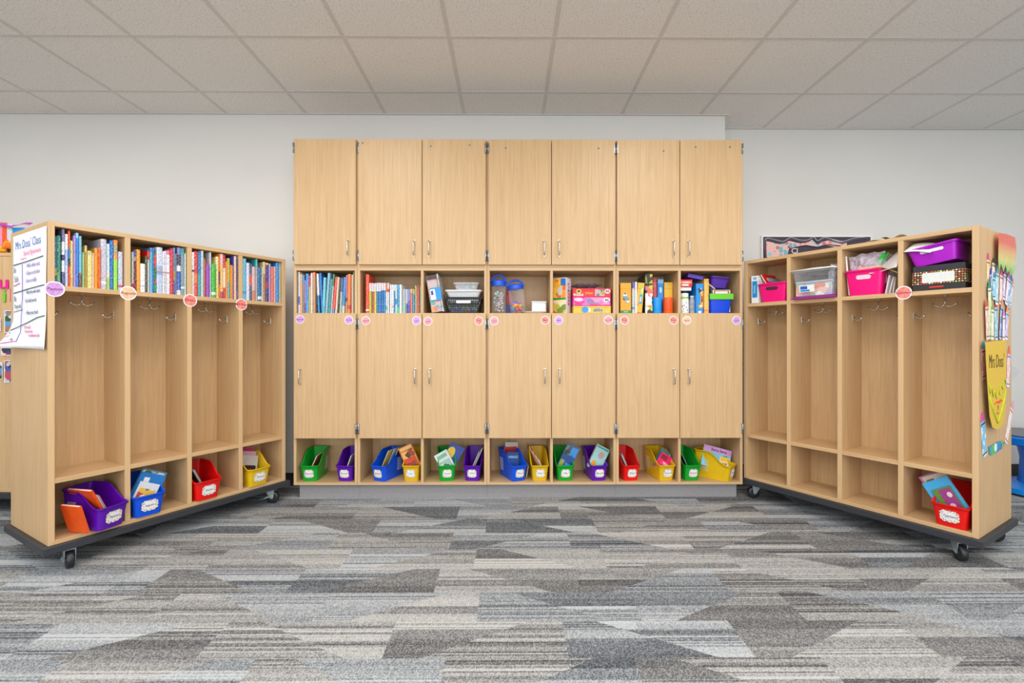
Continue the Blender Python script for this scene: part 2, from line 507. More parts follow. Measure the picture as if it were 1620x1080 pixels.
for (pa, pb, doors), lab in zip(CAB_PX, CAB_NAMES):
    xa, xb = WX(pa, YC), WX(pb, YC)
    root = thing('storage_cabinet', lab, 'cabinet', (xa, YC, 0), 'maple wall cabinets standing side by side')
    w = xb - xa; t = 0.0195
    MB().box(0.0006, t, 0, DEPTH, 0.103, ZT, WOOD_V, bev=.001).build('side_panel', root)
    MB().box(w - t, w - 0.0006, 0, DEPTH, 0.103, ZT, WOOD_V, bev=.001).build('side_panel', root)
    MB().box(t, w - t, 0.001, DEPTH, ZT - 0.02, ZT - 0.001, WOOD_X).build('top_panel', root)
    MB().box(t, w - t, 0.0, DEPTH, Z_CUBBY_TOP, Z_CUBBY_TOP + 0.0205, WOOD_X, bev=.001).build('shelf', root)
    MB().box(t, w - t, 0.0, DEPTH, Z_CUBBY_TOP + 0.021, Z_CUBBY_TOP + 0.0415, WOOD_X, bev=.001).build('shelf', root)
    MB().box(t, w - t, 0.0, DEPTH, Z_CUBBY - 0.02, Z_CUBBY, WOOD_X, bev=.001).build('shelf', root)
    MB().box(t, w - t, 0.0, DEPTH, ZL0 + 0.001, ZL0 + 0.021, WOOD_X, bev=.001).build('shelf', root)
    MB().box(0.0006, w - 0.0006, -0.0005, DEPTH, 0.103, Z_BIN, WOOD_X, bev=.001).build('bottom_panel', root)
    MB().box(t, w - t, DEPTH - 0.012, DEPTH - 0.004, Z_BIN, ZT - 0.02, WOOD_V).build('back_panel', root)
    if len(doors) == 2:
        for z0, z1 in ((Z_CUBBY, Z_CUBBY_TOP), (Z_BIN, ZL0 + 0.001)):
            MB().box(w / 2 - t / 2, w / 2 + t / 2, 0.0, DEPTH - 0.012, z0, z1, WOOD_V, bev=.001).build('divider', root)
    tk = MB().box(0.0006 if pa > 470 else 0.022, w - (0.0006 if pb < 1170 else 0.022), 0.048, 0.066, 0.0, 0.1028, mat((150, 148, 150), 0.6, 0, 'grey_plinth')).build('toe_kick', root)
    for (da, db, single, hs, hu, hl) in doors:
        for up in (1, 0):
            x0, x1 = WX(da, YD) - xa, WX(db, YD) - xa
            z0, z1 = (ZU0, ZT) if up else (ZL0, ZL1)
            d = MB().box(x0, x1, -0.0198, -0.0006, z0, z1, WOOD_V, bev=.0015).build('upper_door' if up else 'lower_door', root)
            hz = WZ(392.6, YD) if up else WZ(595.4, YD)
            handle(d, WX(hu if up else hl, YD) - xa, hz)
            side = ('L' if up else 'R') if hs == 'UL' else hs
            for hp in ((234.6, 404.5) if up else (512, 678)):
                if side == 'L': hinge(d, x0, WZ(hp, YD), 1)
                else: hinge(d, x1, WZ(hp, YD), -1)
            if up:
                dots = {567.2: [(573.6, 226)], 668.2: [(681.5, 231), (743, 229.5)], 772.6: [(800, 234)], 873.0: [(947, 234.5)],
                        976.3: [(1050, 239)], 1076.0: [(1100.5, 232.5), (1155, 232.5)]}.get(da, [])
                for qx, qz in dots:
                    MB().lathe([(0.007, 0), (0.006, 0.003), (0.003, 0.004)], mat((96, 150, 160), 0.7), 7,
                               T(WX(qx, YD) - xa, -0.0198, WZ(qz, YD, qx)) @ RX(90)).build('putty_dot', d)
    CABS.append(root)

# ------------------------------------------------------------------ rolling lockers
L_LEN, L_DEP, L_Z0, L_Z1 = 1.232, 0.54, 0.136, 1.692
Z_UP, Z_LOW, Z_BOT = 1.386, 0.4545, 0.158
def caster(parent, x, y, ang, brake=False):
    M = T(x, y, 0) @ RZ(ang)
    c = MB().box(-.034, .034, -.034, .034, 0.0965, 0.1005, ZINC, M, .001).build('caster', parent)
    r = 0.041
    MB().lathe([(r * .55, -.014), (r * .93, -.015), (r, -.009), (r, .009), (r * .93, .015), (r * .55, .014)], BLACK, 22, M @ T(.018, 0, r) @ RX(90)).build('wheel', c)
    MB().lathe([(.011, -.019), (.011, .019)], mat((70, 70, 74), .4, .5), 12, M @ T(.018, 0, r) @ RX(90)).build('hub', c)
    f = MB()
    for s in (-1, 1):
        f.prism([(-.024, .0965), (.036, .0965), (.034, .070), (.026, .034), (.010, .034), (-.012, .066)], .003, ZINC, M @ T(0, s * .0205 - .0015, 0))
    f.box(-.024, .036, -.022, .022, .0915, .0965, ZINC, M, .001)
    f.build('fork', c)
    if brake:
        MB().prism([(-.012, .052), (.012, .058), (.030, .046), (.028, .038), (.004, .044), (-.030, .034), (-.034, .040)], .003, ZINC, M @ T(0, -.0265, 0)).build('brake_lever', c)
        MB().box(-.062, -.022, -.024, .020, .036, .040, ZINC, M @ RY(-10), .0015).build('brake_pedal', c)
    return c
def coat_hook(parent, x, y, z, kind, sgn=1):
    m = MB()
    if kind == 'double':
        m.lathe([(.013, 0), (.013, .004)], NICKEL, 12, T(x, y, z - .004))
        m.tube([(x, y, z - .003), (x, y, z - .042), (x, y, z - .05)], .0042, NICKEL, 8)
        for s in (-1, 1):
            m.tube([(x, y, z - .044), (x + s * .010, y, z - .056), (x + s * .024, y, z - .060), (x + s * .040, y, z - .052), (x + s * .052, y, z - .040)], [.0042, .004, .0038, .0036, .0044], NICKEL, 8)
    else:
        m.box(min(x, x + sgn * .004), max(x, x + sgn * .004), y - .009, y + .009, z - .032, z + .012, NICKEL, bev=.001)
        m.tube([(x + sgn * .003, y, z - .004), (x + sgn * .014, y, z - .024), (x + sgn * .028, y, z - .028), (x + sgn * .042, y, z - .02), (x + sgn * .05, y, z - .004)], [.005, .0046, .0042, .004, .005], NICKEL, 8)
    return m.build('coat_hook', parent)
def locker(label, M, casters, closed=False):
    root = thing('rolling_locker', label, 'locker', M, 'maple lockers on casters')
    t = 0.025
    MB().box(-.022, L_LEN + .022, -.022, L_DEP + .022, .100, L_Z0 - .0004, mat((50, 52, 58), 0.5, 0, 'dark_plinth'), bev=.002).build('base_plate', root)
    MB().box(0, t, 0, L_DEP, L_Z0, L_Z1, WOOD_V, bev=.0015, mfront=EDGE).build('side_panel', root)
    MB().box(L_LEN - t, L_LEN, 0, L_DEP, L_Z0, L_Z1, WOOD_V, bev=.0015, mfront=EDGE).build('side_panel', root)
    MB().box(t, L_LEN - t, 0, L_DEP, L_Z1 - .022, L_Z1, WOOD_X, bev=.001).build('top_panel', root)
    MB().box(t, L_LEN - t, 0, L_DEP, L_Z0, Z_BOT, WOOD_X, bev=.001).build('bottom_panel', root)
    if closed:
        MB().box(t, L_LEN - t, .004, .016, Z_BOT, L_Z1 - .022, WOOD_V).build('back_panel', root)
    else:
        pitch = (L_LEN - t) / 4
        MB().box(t, L_LEN - t, .258, .270, Z_BOT, L_Z1 - .022, WOOD_V).build('centre_panel', root)
        for k in range(4):
            a, b = pitch * k + t, pitch * (k + 1)
            for z in (Z_UP, Z_LOW):
                for y0, y1 in ((0.0005, .258), (.270, L_DEP)):
                    MB().box(a, b, y0, y1, z - .024, z, WOOD_X, bev=.001).build('shelf', root)
            if k < 3:
                for y0, y1 in ((0, .258), (.270, L_DEP)):
                    MB().box(b, b + t, y0, y1, Z_BOT, L_Z1 - .022, WOOD_V, bev=.001, mfront=EDGE).build('divider', root)
            coat_hook(root, (a + b) / 2, .125, Z_UP - .024, 'double')
            coat_hook(root, a, .14, Z_UP - .115, 'single', 1)
            coat_hook(root, b, .14, Z_UP - .115, 'single', -1)
    for c in casters: caster(root, *c)
    return root
def frame_from(o, xdir):
    ang = math.atan2(xdir[1], xdir[0])
    return T(o[0], o[1], 0) @ Matrix.Rotation(ang, 4, 'Z')
LN = P(75.8, 540, 2.245); LF = P(452.5, 540, 3.31)
M_LEFT = frame_from(LN, (LF - LN)[:2])
RN = P(1548.3, 540, 2.30); RF = P(1182.3, 540, 3.334)
L_R = (RN - RF).length
M_RIGHT = frame_from(RN - (RN - RF).normalized() * L_LEN, (RN - RF)[:2])
LEFT = locker('maple rolling locker packed with books, facing right, class rules poster on its end', M_LEFT,
              [(.085, .03, -100, True), (L_LEN - .09, .035, -59, True), (.07, L_DEP - .06, 30), (L_LEN - .07, L_DEP - .06, 30)])
RIGHT = locker('maple rolling locker with pink tubs on top shelf and paper crayons on its end', M_RIGHT,
               [(.06, .05, 239, False), (L_LEN - .085, .03, -45, True), (.07, L_DEP - .06, 200), (L_LEN - .07, L_DEP - .06, 30)])
M_REAR = T(-4.36, 3.06, 0)
REAR = locker('closed maple locker decorated with letters and photos, half hidden behind the poster', M_REAR,
              [(.07, .06, 30), (L_LEN - .07, .06, 30), (.07, .45, 30), (L_LEN - .07, .45, 30)], closed=True)

def on_plane(M, axis, d, px, py):
    """where the line of sight through a spot of the photograph meets a plane of a piece of furniture, in its own coordinates"""
    Mi = M.inverted()
    o = Mi @ EYE; q = Mi.to_3x3() @ ray(px, py)
    k = (d - o[axis]) / q[axis]
    return o + q * k

def fit(root, M, lo, hi):
    """slide a thing sideways inside its compartment until it is clear of the panels on both sides"""
    Mi = M.inverted(); xs_ = []
    def walk(o, W):
        W = W @ o.matrix_basis
        if o.type == 'MESH': xs_.extend((W @ v.co).x for v in o.data.vertices)
        for ch in o.children: walk(ch, W)
    walk(root, Mi)
    a, b_ = min(xs_) - .002, max(xs_) + .002
    if b_ - a > hi - lo: dx = (lo + hi) / 2 - (a + b_) / 2
    else: dx = max(0, lo - a) - max(0, b_ - hi)
    root.matrix_basis = M @ T(dx, 0, 0) @ Mi @ root.matrix_basis
    return dx
CUBX = []
for pa, pb, drs in CAB_PX:
    xa, xb = WX(pa, YC), WX(pb, YC); xm = (xa + xb) / 2
    if len(drs) == 1: CUBX.append((xa + .0205, xb - .0205))
    else: CUBX += [(xa + .0205, xm - .0107), (xm + .0107, xb - .0205)]
PITCH = (L_LEN - .025) / 4
LOCX = [(PITCH * k + .026, PITCH * (k + 1) - .001) for k in range(4)]
M_C = T(0, YC, 0)
# ------------------------------------------------------------------ books
NAMED = [('white', (236, 236, 238)), ('pale grey', (205, 208, 212)), ('grey', (150, 155, 160)), ('black', (34, 34, 36)), ('dark olive', (70, 78, 48)),
         ('cream', (232, 214, 170)), ('peach', (242, 205, 172)), ('tan', (196, 152, 100)), ('brown', (130, 84, 50)), ('maroon', (104, 28, 56)),
         ('red', (216, 32, 38)), ('crimson', (182, 30, 62)), ('coral', (234, 120, 110)), ('orange', (244, 148, 40)), ('red-orange', (234, 88, 34)),
         ('yellow', (240, 200, 60)), ('golden', (206, 160, 60)), ('lime', (160, 210, 60)), ('green', (46, 160, 60)), ('dark green', (40, 100, 70)), ('pale green', (185, 215, 170)),
         ('teal', (40, 150, 150)), ('turquoise', (70, 190, 200)), ('light blue', (130, 190, 226)), ('blue', (34, 116, 210)), ('navy', (36, 54, 110)), ('pale blue', (196, 212, 236)),
         ('lavender', (190, 176, 220)), ('purple', (130, 76, 180)), ('pink', (240, 120, 170)), ('pale pink', (240, 200, 210)), ('dusty rose', (170, 90, 110))]
def cname(c):
    return min(NAMED, key=lambda n: sum((a - b) ** 2 for a, b in zip(n[1], c)))[0]
ORD = 'first second third fourth fifth sixth seventh eighth ninth tenth eleventh twelfth thirteenth fourteenth fifteenth sixteenth seventeenth eighteenth nineteenth twentieth 21st 22nd 23rd 24th 25th 26th 27th 28th'.split()
def scuffed(c):
    """spine colour with a column of small printed marks, too small to read"""
    k = ('spine', tuple(c))
    if k not in _mc:
        n = NT('printed_spine_%d_%d_%d' % tuple(c))
        v = n.noise(n.coord('Object', (130, 60, 130)), 1.0, 2.0, 0.6)
        light = sum(c) > 420
        ink = (70, 70, 96) if light else (240, 238, 230)
        n.base(n.ramp(v, [(0.0, rgb(c)), (0.55, rgb(c)), (0.60, rgb(tuple((a + 2 * b) // 3 for a, b in zip(c, ink)))), (0.66, rgb(c))]), 0.35)
        _mc[k] = n.m
    return _mc[k]
def book_mesh(t, d, h, c, accents, name):
    """upright book, spine to -y; x = thickness; spine foot at the origin's front"""
    m = MB(); cm = mat(c, .35, 0, 'cover'); b = min(.0016, t * .2)
    # spine in horizontal bands, boards on both sides
    zs = [0.0]
    for f, _ in accents: zs.append(h * f)
    zs.append(h)
    cols = [c] + [a for _, a in accents]
    bulge = min(.002, t * .12)
    for i in range(len(cols)):
        sm = scuffed(cols[i])
        prof = [(-t / 2, .0015), (-t / 4, -bulge), (t / 4, -bulge), (t / 2, .0015)]
        vs = []
        for z in (zs[i], zs[i + 1]): vs += [(x, y, z) for x, y in prof]
        m.faces(vs, [(0, 1, 5, 4), (1, 2, 6, 5), (2, 3, 7, 6)], sm)
        m.faces([(-t / 2, .0015, zs[i]), (-t / 2, d, zs[i]), (-t / 2, d, zs[i + 1]), (-t / 2, .0015, zs[i + 1])], [(0, 3, 2, 1)], mat(cols[i], .35, 0, 'cover'))
        m.faces([(t / 2, .0015, zs[i]), (t / 2, d, zs[i]), (t / 2, d, zs[i + 1]), (t / 2, .0015, zs[i + 1])], [(0, 1, 2, 3)], mat(cols[i], .35, 0, 'cover'))
    m.faces([(-t / 2 + b, .0015, 0), (-t / 2 + b, d, 0), (-t / 2 + b, d, h), (-t / 2 + b, .0015, h),
             (t / 2 - b, .0015, 0), (t / 2 - b, d, 0), (t / 2 - b, d, h), (t / 2 - b, .0015, h)], [(0, 1, 2, 3), (7, 6, 5, 4)], cm)
    m.faces([(-t / 2, .0015, h), (-t / 4, -bulge, h), (t / 4, -bulge, h), (t / 2, .0015, h), (t / 2, d, h), (t / 2 - b, d, h), (t / 2 - b, .0015, h), (-t / 2 + b, .0015, h), (-t / 2 + b, d, h), (-t / 2, d, h)],
            [(0, 1, 2, 3, 6, 7), (3, 4, 5, 6), (7, 8, 9, 0)], cm)
    o = m.build('book')
    i = .0022
    MB().box(-t / 2 + b + .0002, t / 2 - b - .0002, .002, d - i, i, h - i, PAGES).build('pages', o)
    return o
def shelf_books(rows, M, plane, shelf_z, dmax, where, group, rnd, ztop, lim=(-99, 99)):
    """rows: (px0, px1, py_top, colour, [accents], lean degrees)"""
    prev = -9; prepared = []
    for r in rows:
        px0, px1, pyt, c = r[:4]
        acc = r[4] if len(r) > 4 else None
        lean = r[5] if len(r) > 5 else 0
        pm = (px0 + px1) / 2
        dy = plane + rnd.uniform(0, .012)
        a = on_plane(M, 1, dy, px0, 460).x; b = on_plane(M, 1, dy, px1, 460).x
        a = max(a, prev + .0004, lim[0]); b = min(b, lim[1])
        if b - a < .0032: b = a + .0032
        prev = b
        h = min(on_plane(M, 1, dy, pm, pyt).z, ztop - .006) - shelf_z
        if acc is None:
            acc = []
            q = rnd.random()
            if q < .35: acc = [(rnd.uniform(.12, .3), c), (rnd.uniform(.7, .86), rnd.choice([(238, 236, 230), (60, 60, 90), (226, 70, 60), (246, 206, 80), (90, 160, 210)]))]
            elif q < .6: acc = [(rnd.uniform(.15, .3), rnd.choice([(238, 236, 230), (50, 56, 90), (210, 60, 60), (120, 180, 90)]))]; acc.append((acc[0][0] + .1, c))
        prepared.append((a, b, dy, h, c, acc, lean, rnd.uniform(.8, 1.0)))
    names = [cname(p[4]) for p in prepared]
    out = []
    for i, (a, b, dy, h, c, acc, lean, dk) in enumerate(prepared):
        t = b - a - .0003
        o = book_mesh(t, dmax * dk - dy, h, c, acc, 'book')
        off = math.tan(R(lean)) * h * .5
        o.matrix_world = M @ T((a + b) / 2 - off, dy, shelf_z + .0005 + abs(math.sin(R(lean))) * t / 2) @ RY(lean)
        thick = 'slim' if t < .011 else ('thick' if t > .024 else 'mid-sized')
        l, r_ = (names[i - 1] if i else None), (names[i + 1] if i + 1 < len(names) else None)
        if l and r_: rel = 'between %s and %s ones' % (l, r_)
        elif r_: rel = 'at the left end before a %s one' % r_
        else: rel = 'at the right end after a %s one' % l
        lab = '%s %s book %s, %s' % (thick, names[i], rel, where)
        out.append((o, lab, '%s %s book, %s from left %s' % (thick, names[i], ORD[i], where)))
    seen = [x[1] for x in out]
    for o, l1, l2 in out:
        tag(o, l2 if seen.count(l1) > 1 else l1, 'book', group)
    return out
def zc(x0, y0, s): return lambda L: [((a / s + x0), (b / s + x0), (t / s + y0)) + tuple(rest) for (a, b, t, *rest) in L]
rnd = random.Random(5)
W_, N_ = (240, 240, 242), (40, 50, 110)
B1 = zc(70, 350, 8.06)([
    (135, 160, 190, (27, 84, 130), [(.2, (210, 190, 90)), (.34, (40, 110, 150))]), (162, 210, 187, (88, 160, 112), [(.25, (40, 130, 110))]), (226, 262, 98, (88, 90, 142), [(.25, W_), (.45, (60, 60, 110)), (.55, W_), (.78, (110, 112, 150))]),
    (265, 303, 165, (205, 208, 240), [(.4, (170, 190, 240)), (.7, W_)]), (304, 333, 125, (236, 90, 30), [(.36, (60, 60, 60)), (.5, (90, 150, 210)), (.7, (236, 90, 30))]), (335, 368, 248, (232, 196, 120), [(.2, (240, 215, 140))]),
    (372, 404, 185, (176, 150, 212), []), (405, 440, 150, (44, 120, 216), [(.3, (60, 140, 225)), (.9, (150, 200, 235))]), (442, 478, 190, (120, 80, 70), [(.28, (130, 190, 216))]), (483, 515, 395, (150, 200, 140), []),
    (516, 548, 310, (206, 158, 70), [(.85, (235, 200, 120))]), (553, 612, 378, (226, 218, 142), [(.9, (200, 205, 130))]), (614, 636, 405, (236, 206, 186), []), (638, 685, 340, (248, 152, 26), [(.93, (210, 160, 60))]), (687, 719, 340, (236, 92, 36), []),
    (722, 795, 228, (205, 202, 216), [(.1, W_), (.16, (205, 202, 216))]), (800, 837, 288, (170, 205, 110), [(.25, (235, 220, 200)), (.4, (200, 225, 225))]), (840, 882, 245, (22, 110, 200), []), (884, 936, 240, (142, 212, 44), [(.62, (242, 130, 34)), (.72, (150, 150, 110)), (.9, (242, 130, 34))]),
    (942, 1002, 390, (203, 210, 236), [(.08, (230, 90, 130)), (.14, (203, 210, 236))])])
B2 = zc(200, 360, 8.31)([
    (52, 68, 320, (76, 146, 84), [(.15, (230, 200, 200)), (.22, (76, 146, 84))]), (69, 97, 320, (222, 205, 208), [(.1, (200, 50, 70)), (.2, (226, 215, 216))]), (99, 133, 305, (104, 24, 54), [(.75, (150, 120, 130)), (.86, (30, 60, 150))]), (134, 183, 290, (242, 166, 52), []),
    (187, 248, 475, (238, 238, 242), [(.2, (50, 110, 190)), (.22, W_)]), (250, 275, 372, (78, 80, 50), []), (277, 304, 300, (220, 214, 214), [(.78, (216, 28, 32))]), (308, 344, 265, (116, 182, 220), [(.5, (90, 180, 200)), (.9, (60, 120, 190))]), (346, 361, 268, (44, 150, 220), []),
    (364, 395, 350, (40, 140, 80), [(.25, (205, 40, 60)), (.34, (40, 120, 80)), (.66, (210, 60, 70))]), (398, 474, 260, (192, 206, 230), [(.4, (150, 185, 220)), (.6, (208, 216, 232))]),
    (478, 503, 312, (236, 232, 236), []), (505, 528, 306, (214, 228, 214), [(.4, (235, 230, 240))]), (530, 573, 300, (232, 226, 240), [(.9, (220, 120, 160))]), (577, 618, 282, (214, 28, 44), []), (620, 642, 265, (64, 96, 180), [(.3, (170, 170, 110)), (.5, (110, 150, 190))]),
    (644, 662, 345, (176, 172, 164), []), (664, 716, 265, (226, 228, 240), [(.1, (40, 84, 180)), (.5, W_), (.62, (40, 40, 90)), (.85, (130, 130, 190))]), (718, 762, 275, (140, 158, 166), [(.14, W_), (.18, (140, 158, 166)), (.85, (40, 150, 150))]), (764, 783, 340, (214, 236, 228), []), (785, 806, 340, (152, 64, 92), [(.5, (205, 170, 180))])])
B3 = zc(290, 370, 8.306)([
    (112, 146, 240, (228, 222, 216), [(.55, (90, 60, 70)), (.6, W_)]), (148, 190, 228, (228, 44, 36), [(.3, (240, 110, 40)), (.5, (210, 30, 40))]), (192, 232, 240, (40, 165, 175), [(.5, (30, 124, 186))]), (234, 266, 200, (200, 210, 214), []), (268, 285, 320, (196, 152, 110), []), (286, 302, 345, (184, 32, 62), []),
    (304, 345, 400, (150, 84, 200), []), (347, 369, 235, (206, 208, 212), []), (373, 428, 395, (42, 176, 32), [(.08, W_), (.16, (42, 176, 32))]), (430, 466, 300, (236, 214, 130), [(.2, (238, 224, 160))]), (467, 484, 240, (232, 134, 40), [(.3, (130, 60, 110)), (.6, (232, 134, 40))]), (487, 526, 255, (170, 60, 90), [(.15, (240, 196, 112)), (.75, (240, 190, 200))]),
    (530, 554, 280, (204, 42, 52), [(.25, (240, 230, 220)), (.7, (204, 42, 52))]), (556, 580, 365, (240, 150, 44), []), (582, 612, 320, (90, 160, 170), [(.4, (180, 170, 54))]), (614, 655, 410, (242, 152, 40), []), (657, 668, 290, (84, 92, 190), []), (669, 698, 282, (242, 206, 172), [(.85, (240, 200, 210))]), (700, 735, 330, (132, 104, 172), [(.2, (90, 70, 120))])])
B4 = zc(290, 370, 8.306)([
    (784, 828, 325, (112, 192, 222), [(.15, (60, 130, 180)), (.2, (112, 192, 222))]), (831, 872, 380, (222, 222, 240), []), (876, 904, 395, (56, 92, 136), [(.4, (226, 90, 60)), (.7, (70, 84, 130))]), (906, 946, 430, (236, 138, 104), [(.3, (230, 190, 190))]), (948, 978, 330, (160, 170, 170), [(.8, (60, 172, 182))]), (980, 1030, 440, (22, 92, 152), [(.05, W_), (.14, (22, 92, 152))]),
    (1031, 1048, 440, (210, 214, 170), []), (1050, 1082, 370, (160, 110, 80), [(.7, (220, 190, 140))]), (1084, 1120, 380, (60, 40, 120), [(.35, (180, 50, 70)), (.5, (70, 40, 130)), (.95, (240, 220, 60))]), (1122, 1152, 390, (164, 154, 192), []), (1154, 1188, 430, (236, 92, 92), []), (1190, 1213, 430, (242, 202, 172), []), (1215, 1258, 380, (44, 132, 212), []), (1262, 1290, 380, (222, 226, 192), [(.9, (180, 200, 190))])])
SH = ["left locker's nearest cubby", "left locker's second cubby", "left locker's third cubby", "left locker's farthest cubby"]
SIDE = L_Z1 - .022
for k, (rows, w) in enumerate(zip((B1, B2, B3, B4), SH)):
    shelf_books(rows, M_LEFT, .006, Z_UP, .235, w, 'books on the top shelf of the left locker', rnd, SIDE, (PITCH * k + .0265, PITCH * (k + 1) - .004))
# rubber band round three of the pale books
ba, bb = on_plane(M_LEFT, 1, .004, 200 + 400 / 8.31, 430).x, on_plane(M_LEFT, 1, .004, 200 + 573 / 8.31, 430).x
bz = on_plane(M_LEFT, 1, .004, 260, 360 + 583 / 8.31).z
band = MB(); 
band.tube([(ba + .001, .10, bz), (ba + .001, .002, bz), (bb - .001, .001, bz - .002), (bb - .001, .10, bz)], .0022, mat((238, 120, 60), .6, 0, 'rubber_band'), 6)
tag(place(band.build('rubber_band'), M_LEFT), 'orange rubber band round the bundle of pale books in the left locker', 'rubber band')

C1 = zc(455, 410, 9.0)([
    (133, 150, 168, (60, 100, 170)), (152, 172, 165, W_, [(.2, (60, 120, 200)), (.4, W_)]), (174, 205, 212, (236, 180, 130), []), (206, 238, 228, (130, 120, 124)), (240, 258, 300, (150, 100, 180), [(.3, (190, 150, 210))]), (260, 298, 206, (90, 176, 226), [(.3, (60, 140, 215))]), (300, 322, 232, (206, 180, 80), [(.3, (210, 190, 110)), (.7, (190, 50, 70))]),
    (324, 355, 195, (238, 230, 220), []), (357, 394, 185, (206, 150, 110), [(.9, (220, 120, 80))]), (396, 418, 205, (48, 56, 48), []), (420, 448, 206, (40, 130, 190), [(.45, W_)], -2), (466, 492, 196, (36, 120, 210), [], -3), (500, 536, 260, (80, 190, 200), [(.2, (120, 210, 220))], 2), (552, 586, 195, (150, 190, 216), [], 4), (590, 622, 280, (60, 140, 140), [], 4), (625, 650, 212, (214, 220, 220), [(.7, (60, 150, 110))], 4),
    (655, 688, 250, (90, 150, 205), [(.1, (226, 70, 60))], 5), (692, 718, 255, (238, 214, 186), [], 4), (720, 742, 262, (66, 66, 58), [], 4), (746, 780, 265, (176, 190, 170), [(.6, (60, 90, 130))], 3), (784, 822, 256, (216, 206, 196), [(.2, (40, 130, 205))], 3), (826, 850, 225, (200, 160, 110), [(.3, (60, 50, 50)), (.4, (190, 120, 160))], 1), (852, 894, 212, (236, 140, 50), [(.1, (200, 40, 40)), (.2, (236, 140, 50))], 1), (897, 910, 235, (200, 40, 60), [], 1), (912, 930, 220, (232, 226, 220), []), (932, 948, 178, (150, 130, 70), []), (950, 962, 200, (110, 110, 70), [])])
ST = (236, 226, 230)
C2 = zc(560, 410, 9.0)([
    (167, 214, 216, (234, 64, 28), [(.06, W_), (.1, (234, 64, 28))]), (216, 248, 340, (200, 205, 70), [(.74, ST)]), (250, 275, 340, (140, 80, 70), [(.72, ST)]), (277, 296, 342, (238, 150, 50), [(.72, ST)]), (297, 316, 340, (226, 220, 120), [(.74, ST)]), (320, 352, 336, (20, 112, 176), [(.72, ST)]), (353, 384, 336, (24, 116, 182), [(.72, ST)]), (386, 416, 338, (22, 110, 178), [(.76, ST)]), (418, 450, 338, (24, 118, 184), [(.76, ST)]), (452, 474, 338, (226, 232, 236), [(.1, (90, 200, 120)), (.24, W_), (.7, (238, 120, 50))]), (476, 498, 338, (230, 232, 236), [(.7, (214, 60, 40)), (.8, ST)]),
    (510, 538, 362, (236, 236, 240), []), (540, 566, 362, (226, 234, 236), [(.2, (240, 150, 160)), (.26, W_)]), (568, 584, 366, (40, 130, 180), [(.8, W_)]), (586, 610, 362, (226, 240, 240), [(.3, (60, 150, 200)), (.5, W_)]), (612, 646, 362, (60, 190, 130), [(.2, (40, 140, 190)), (.9, (80, 180, 220))]), (648, 680, 362, (236, 238, 242), []), (686, 738, 424, (160, 190, 166), [(.5, (170, 176, 180))]), (741, 762, 426, (70, 110, 180), [(.4, (220, 210, 230))]), (764, 800, 426, (104, 70, 170), [(.3, (110, 80, 170)), (.5, (130, 160, 200))]), (802, 830, 422, (226, 130, 100), [(.85, (220, 190, 160))]), (832, 866, 426, (44, 130, 176), [(.8, (180, 160, 70))]), (870, 893, 376, (190, 204, 120), []), (896, 928, 376, (214, 60, 80), [(.85, (190, 24, 40))]), (932, 958, 382, (60, 140, 80), [])])
shelf_books(C1, M_C, .012, Z_CUBBY, .27, 'first cabinet cubby', 'books in the first cubby of the wall cabinets', rnd, Z_CUBBY_TOP, (CUBX[0][0], CUBX[0][1] - .001))
shelf_books(C2, M_C, .012, Z_CUBBY, .22, 'second cabinet cubby', 'books in the second cubby of the wall cabinets', rnd, Z_CUBBY_TOP)

# ------------------------------------------------------------------ plastic book bins with name cards
def bin_mesh(w, d, hb, hf, m):
    a, dd, r, taper, inset = w / 2, d, .018, .84, .02
    def outline(a, y0, y1, r):
        pts = []
        for cx, cy, a0 in ((a - r, y0 + r, -90), (a - r, y1 - r, 0), (-a + r, y1 - r, 90), (-a + r, y0 + r, 180)):
            for k in range(5):
                q = R(a0 + 90 * k / 4); pts.append((cx + r * math.cos(q), cy + r * math.sin(q)))
        # extra points along the long sides
        res = []
        for k in range(len(pts)):
            p, q = pts[k], pts[(k + 1) % len(pts)]
            res.append(p)
            L = abs(q[1] - p[1])
            if L > .05:
                for s in range(1, 12): res.append((p[0] + (q[0] - p[0]) * s / 12, p[1] + (q[1] - p[1]) * s / 12))
        return res
    top = outline(a, 0, dd, r); bot = outline(a * taper, inset, dd - .006, r); out = outline(a + .005, -.005, dd + .005, r + .005)
    def hz(y):
        s = min(1, max(0, (y - .02) / (dd * .62 - .02))); s = s * s * (3 - 2 * s)
        return hf + (hb - hf) * s
    mb = MB(); i = mb.mi(m)
    def ring(pts, zf): return [mb.bm.verts.new((x, y, zf(k))) for k, (x, y) in enumerate(pts)]
    zt = [hz(p[1]) for p in top]
    def lerp(f): return [(b[0] + (t[0] - b[0]) * f, b[1] + (t[1] - b[1]) * f) for b, t in zip(bot, top)]
    r0 = ring(bot, lambda k: 0); r1 = ring(lerp(.5), lambda k: zt[k] * .5); r2 = ring(top, lambda k: zt[k])
    r3 = ring(out, lambda k: zt[k] + .001); r4 = ring(out, lambda k: zt[k] - .010)
    for A, B in ((r0, r1), (r1, r2), (r2, r3), (r3, r4)):
        for k in range(len(A)):
            f = mb.bm.faces.new((A[k], A[(k + 1) % len(A)], B[(k + 1) % len(A)], B[k])); f.material_index = i; f.smooth = True
    mb.bm.faces.new(r0[::-1]).material_index = i
    return mb
def plastic(c):
    k = ('plastic', tuple(c))
    if k not in _mc:
        n = NT('moulded_plastic_%d_%d_%d' % tuple(c))
        f = n.noise(n.coord('Object'), 30.0, 2.0)
        col = rgb(c); n.base(n.ramp(f, [(0.3, tuple(v * .95 for v in col[:3]) + (1,)), (.7, col)]), .33)
        n.bump(n.noise(n.coord('Object'), 900.0, 1.0), .04, .0005)
        _mc[k] = n.m
    return _mc[k]
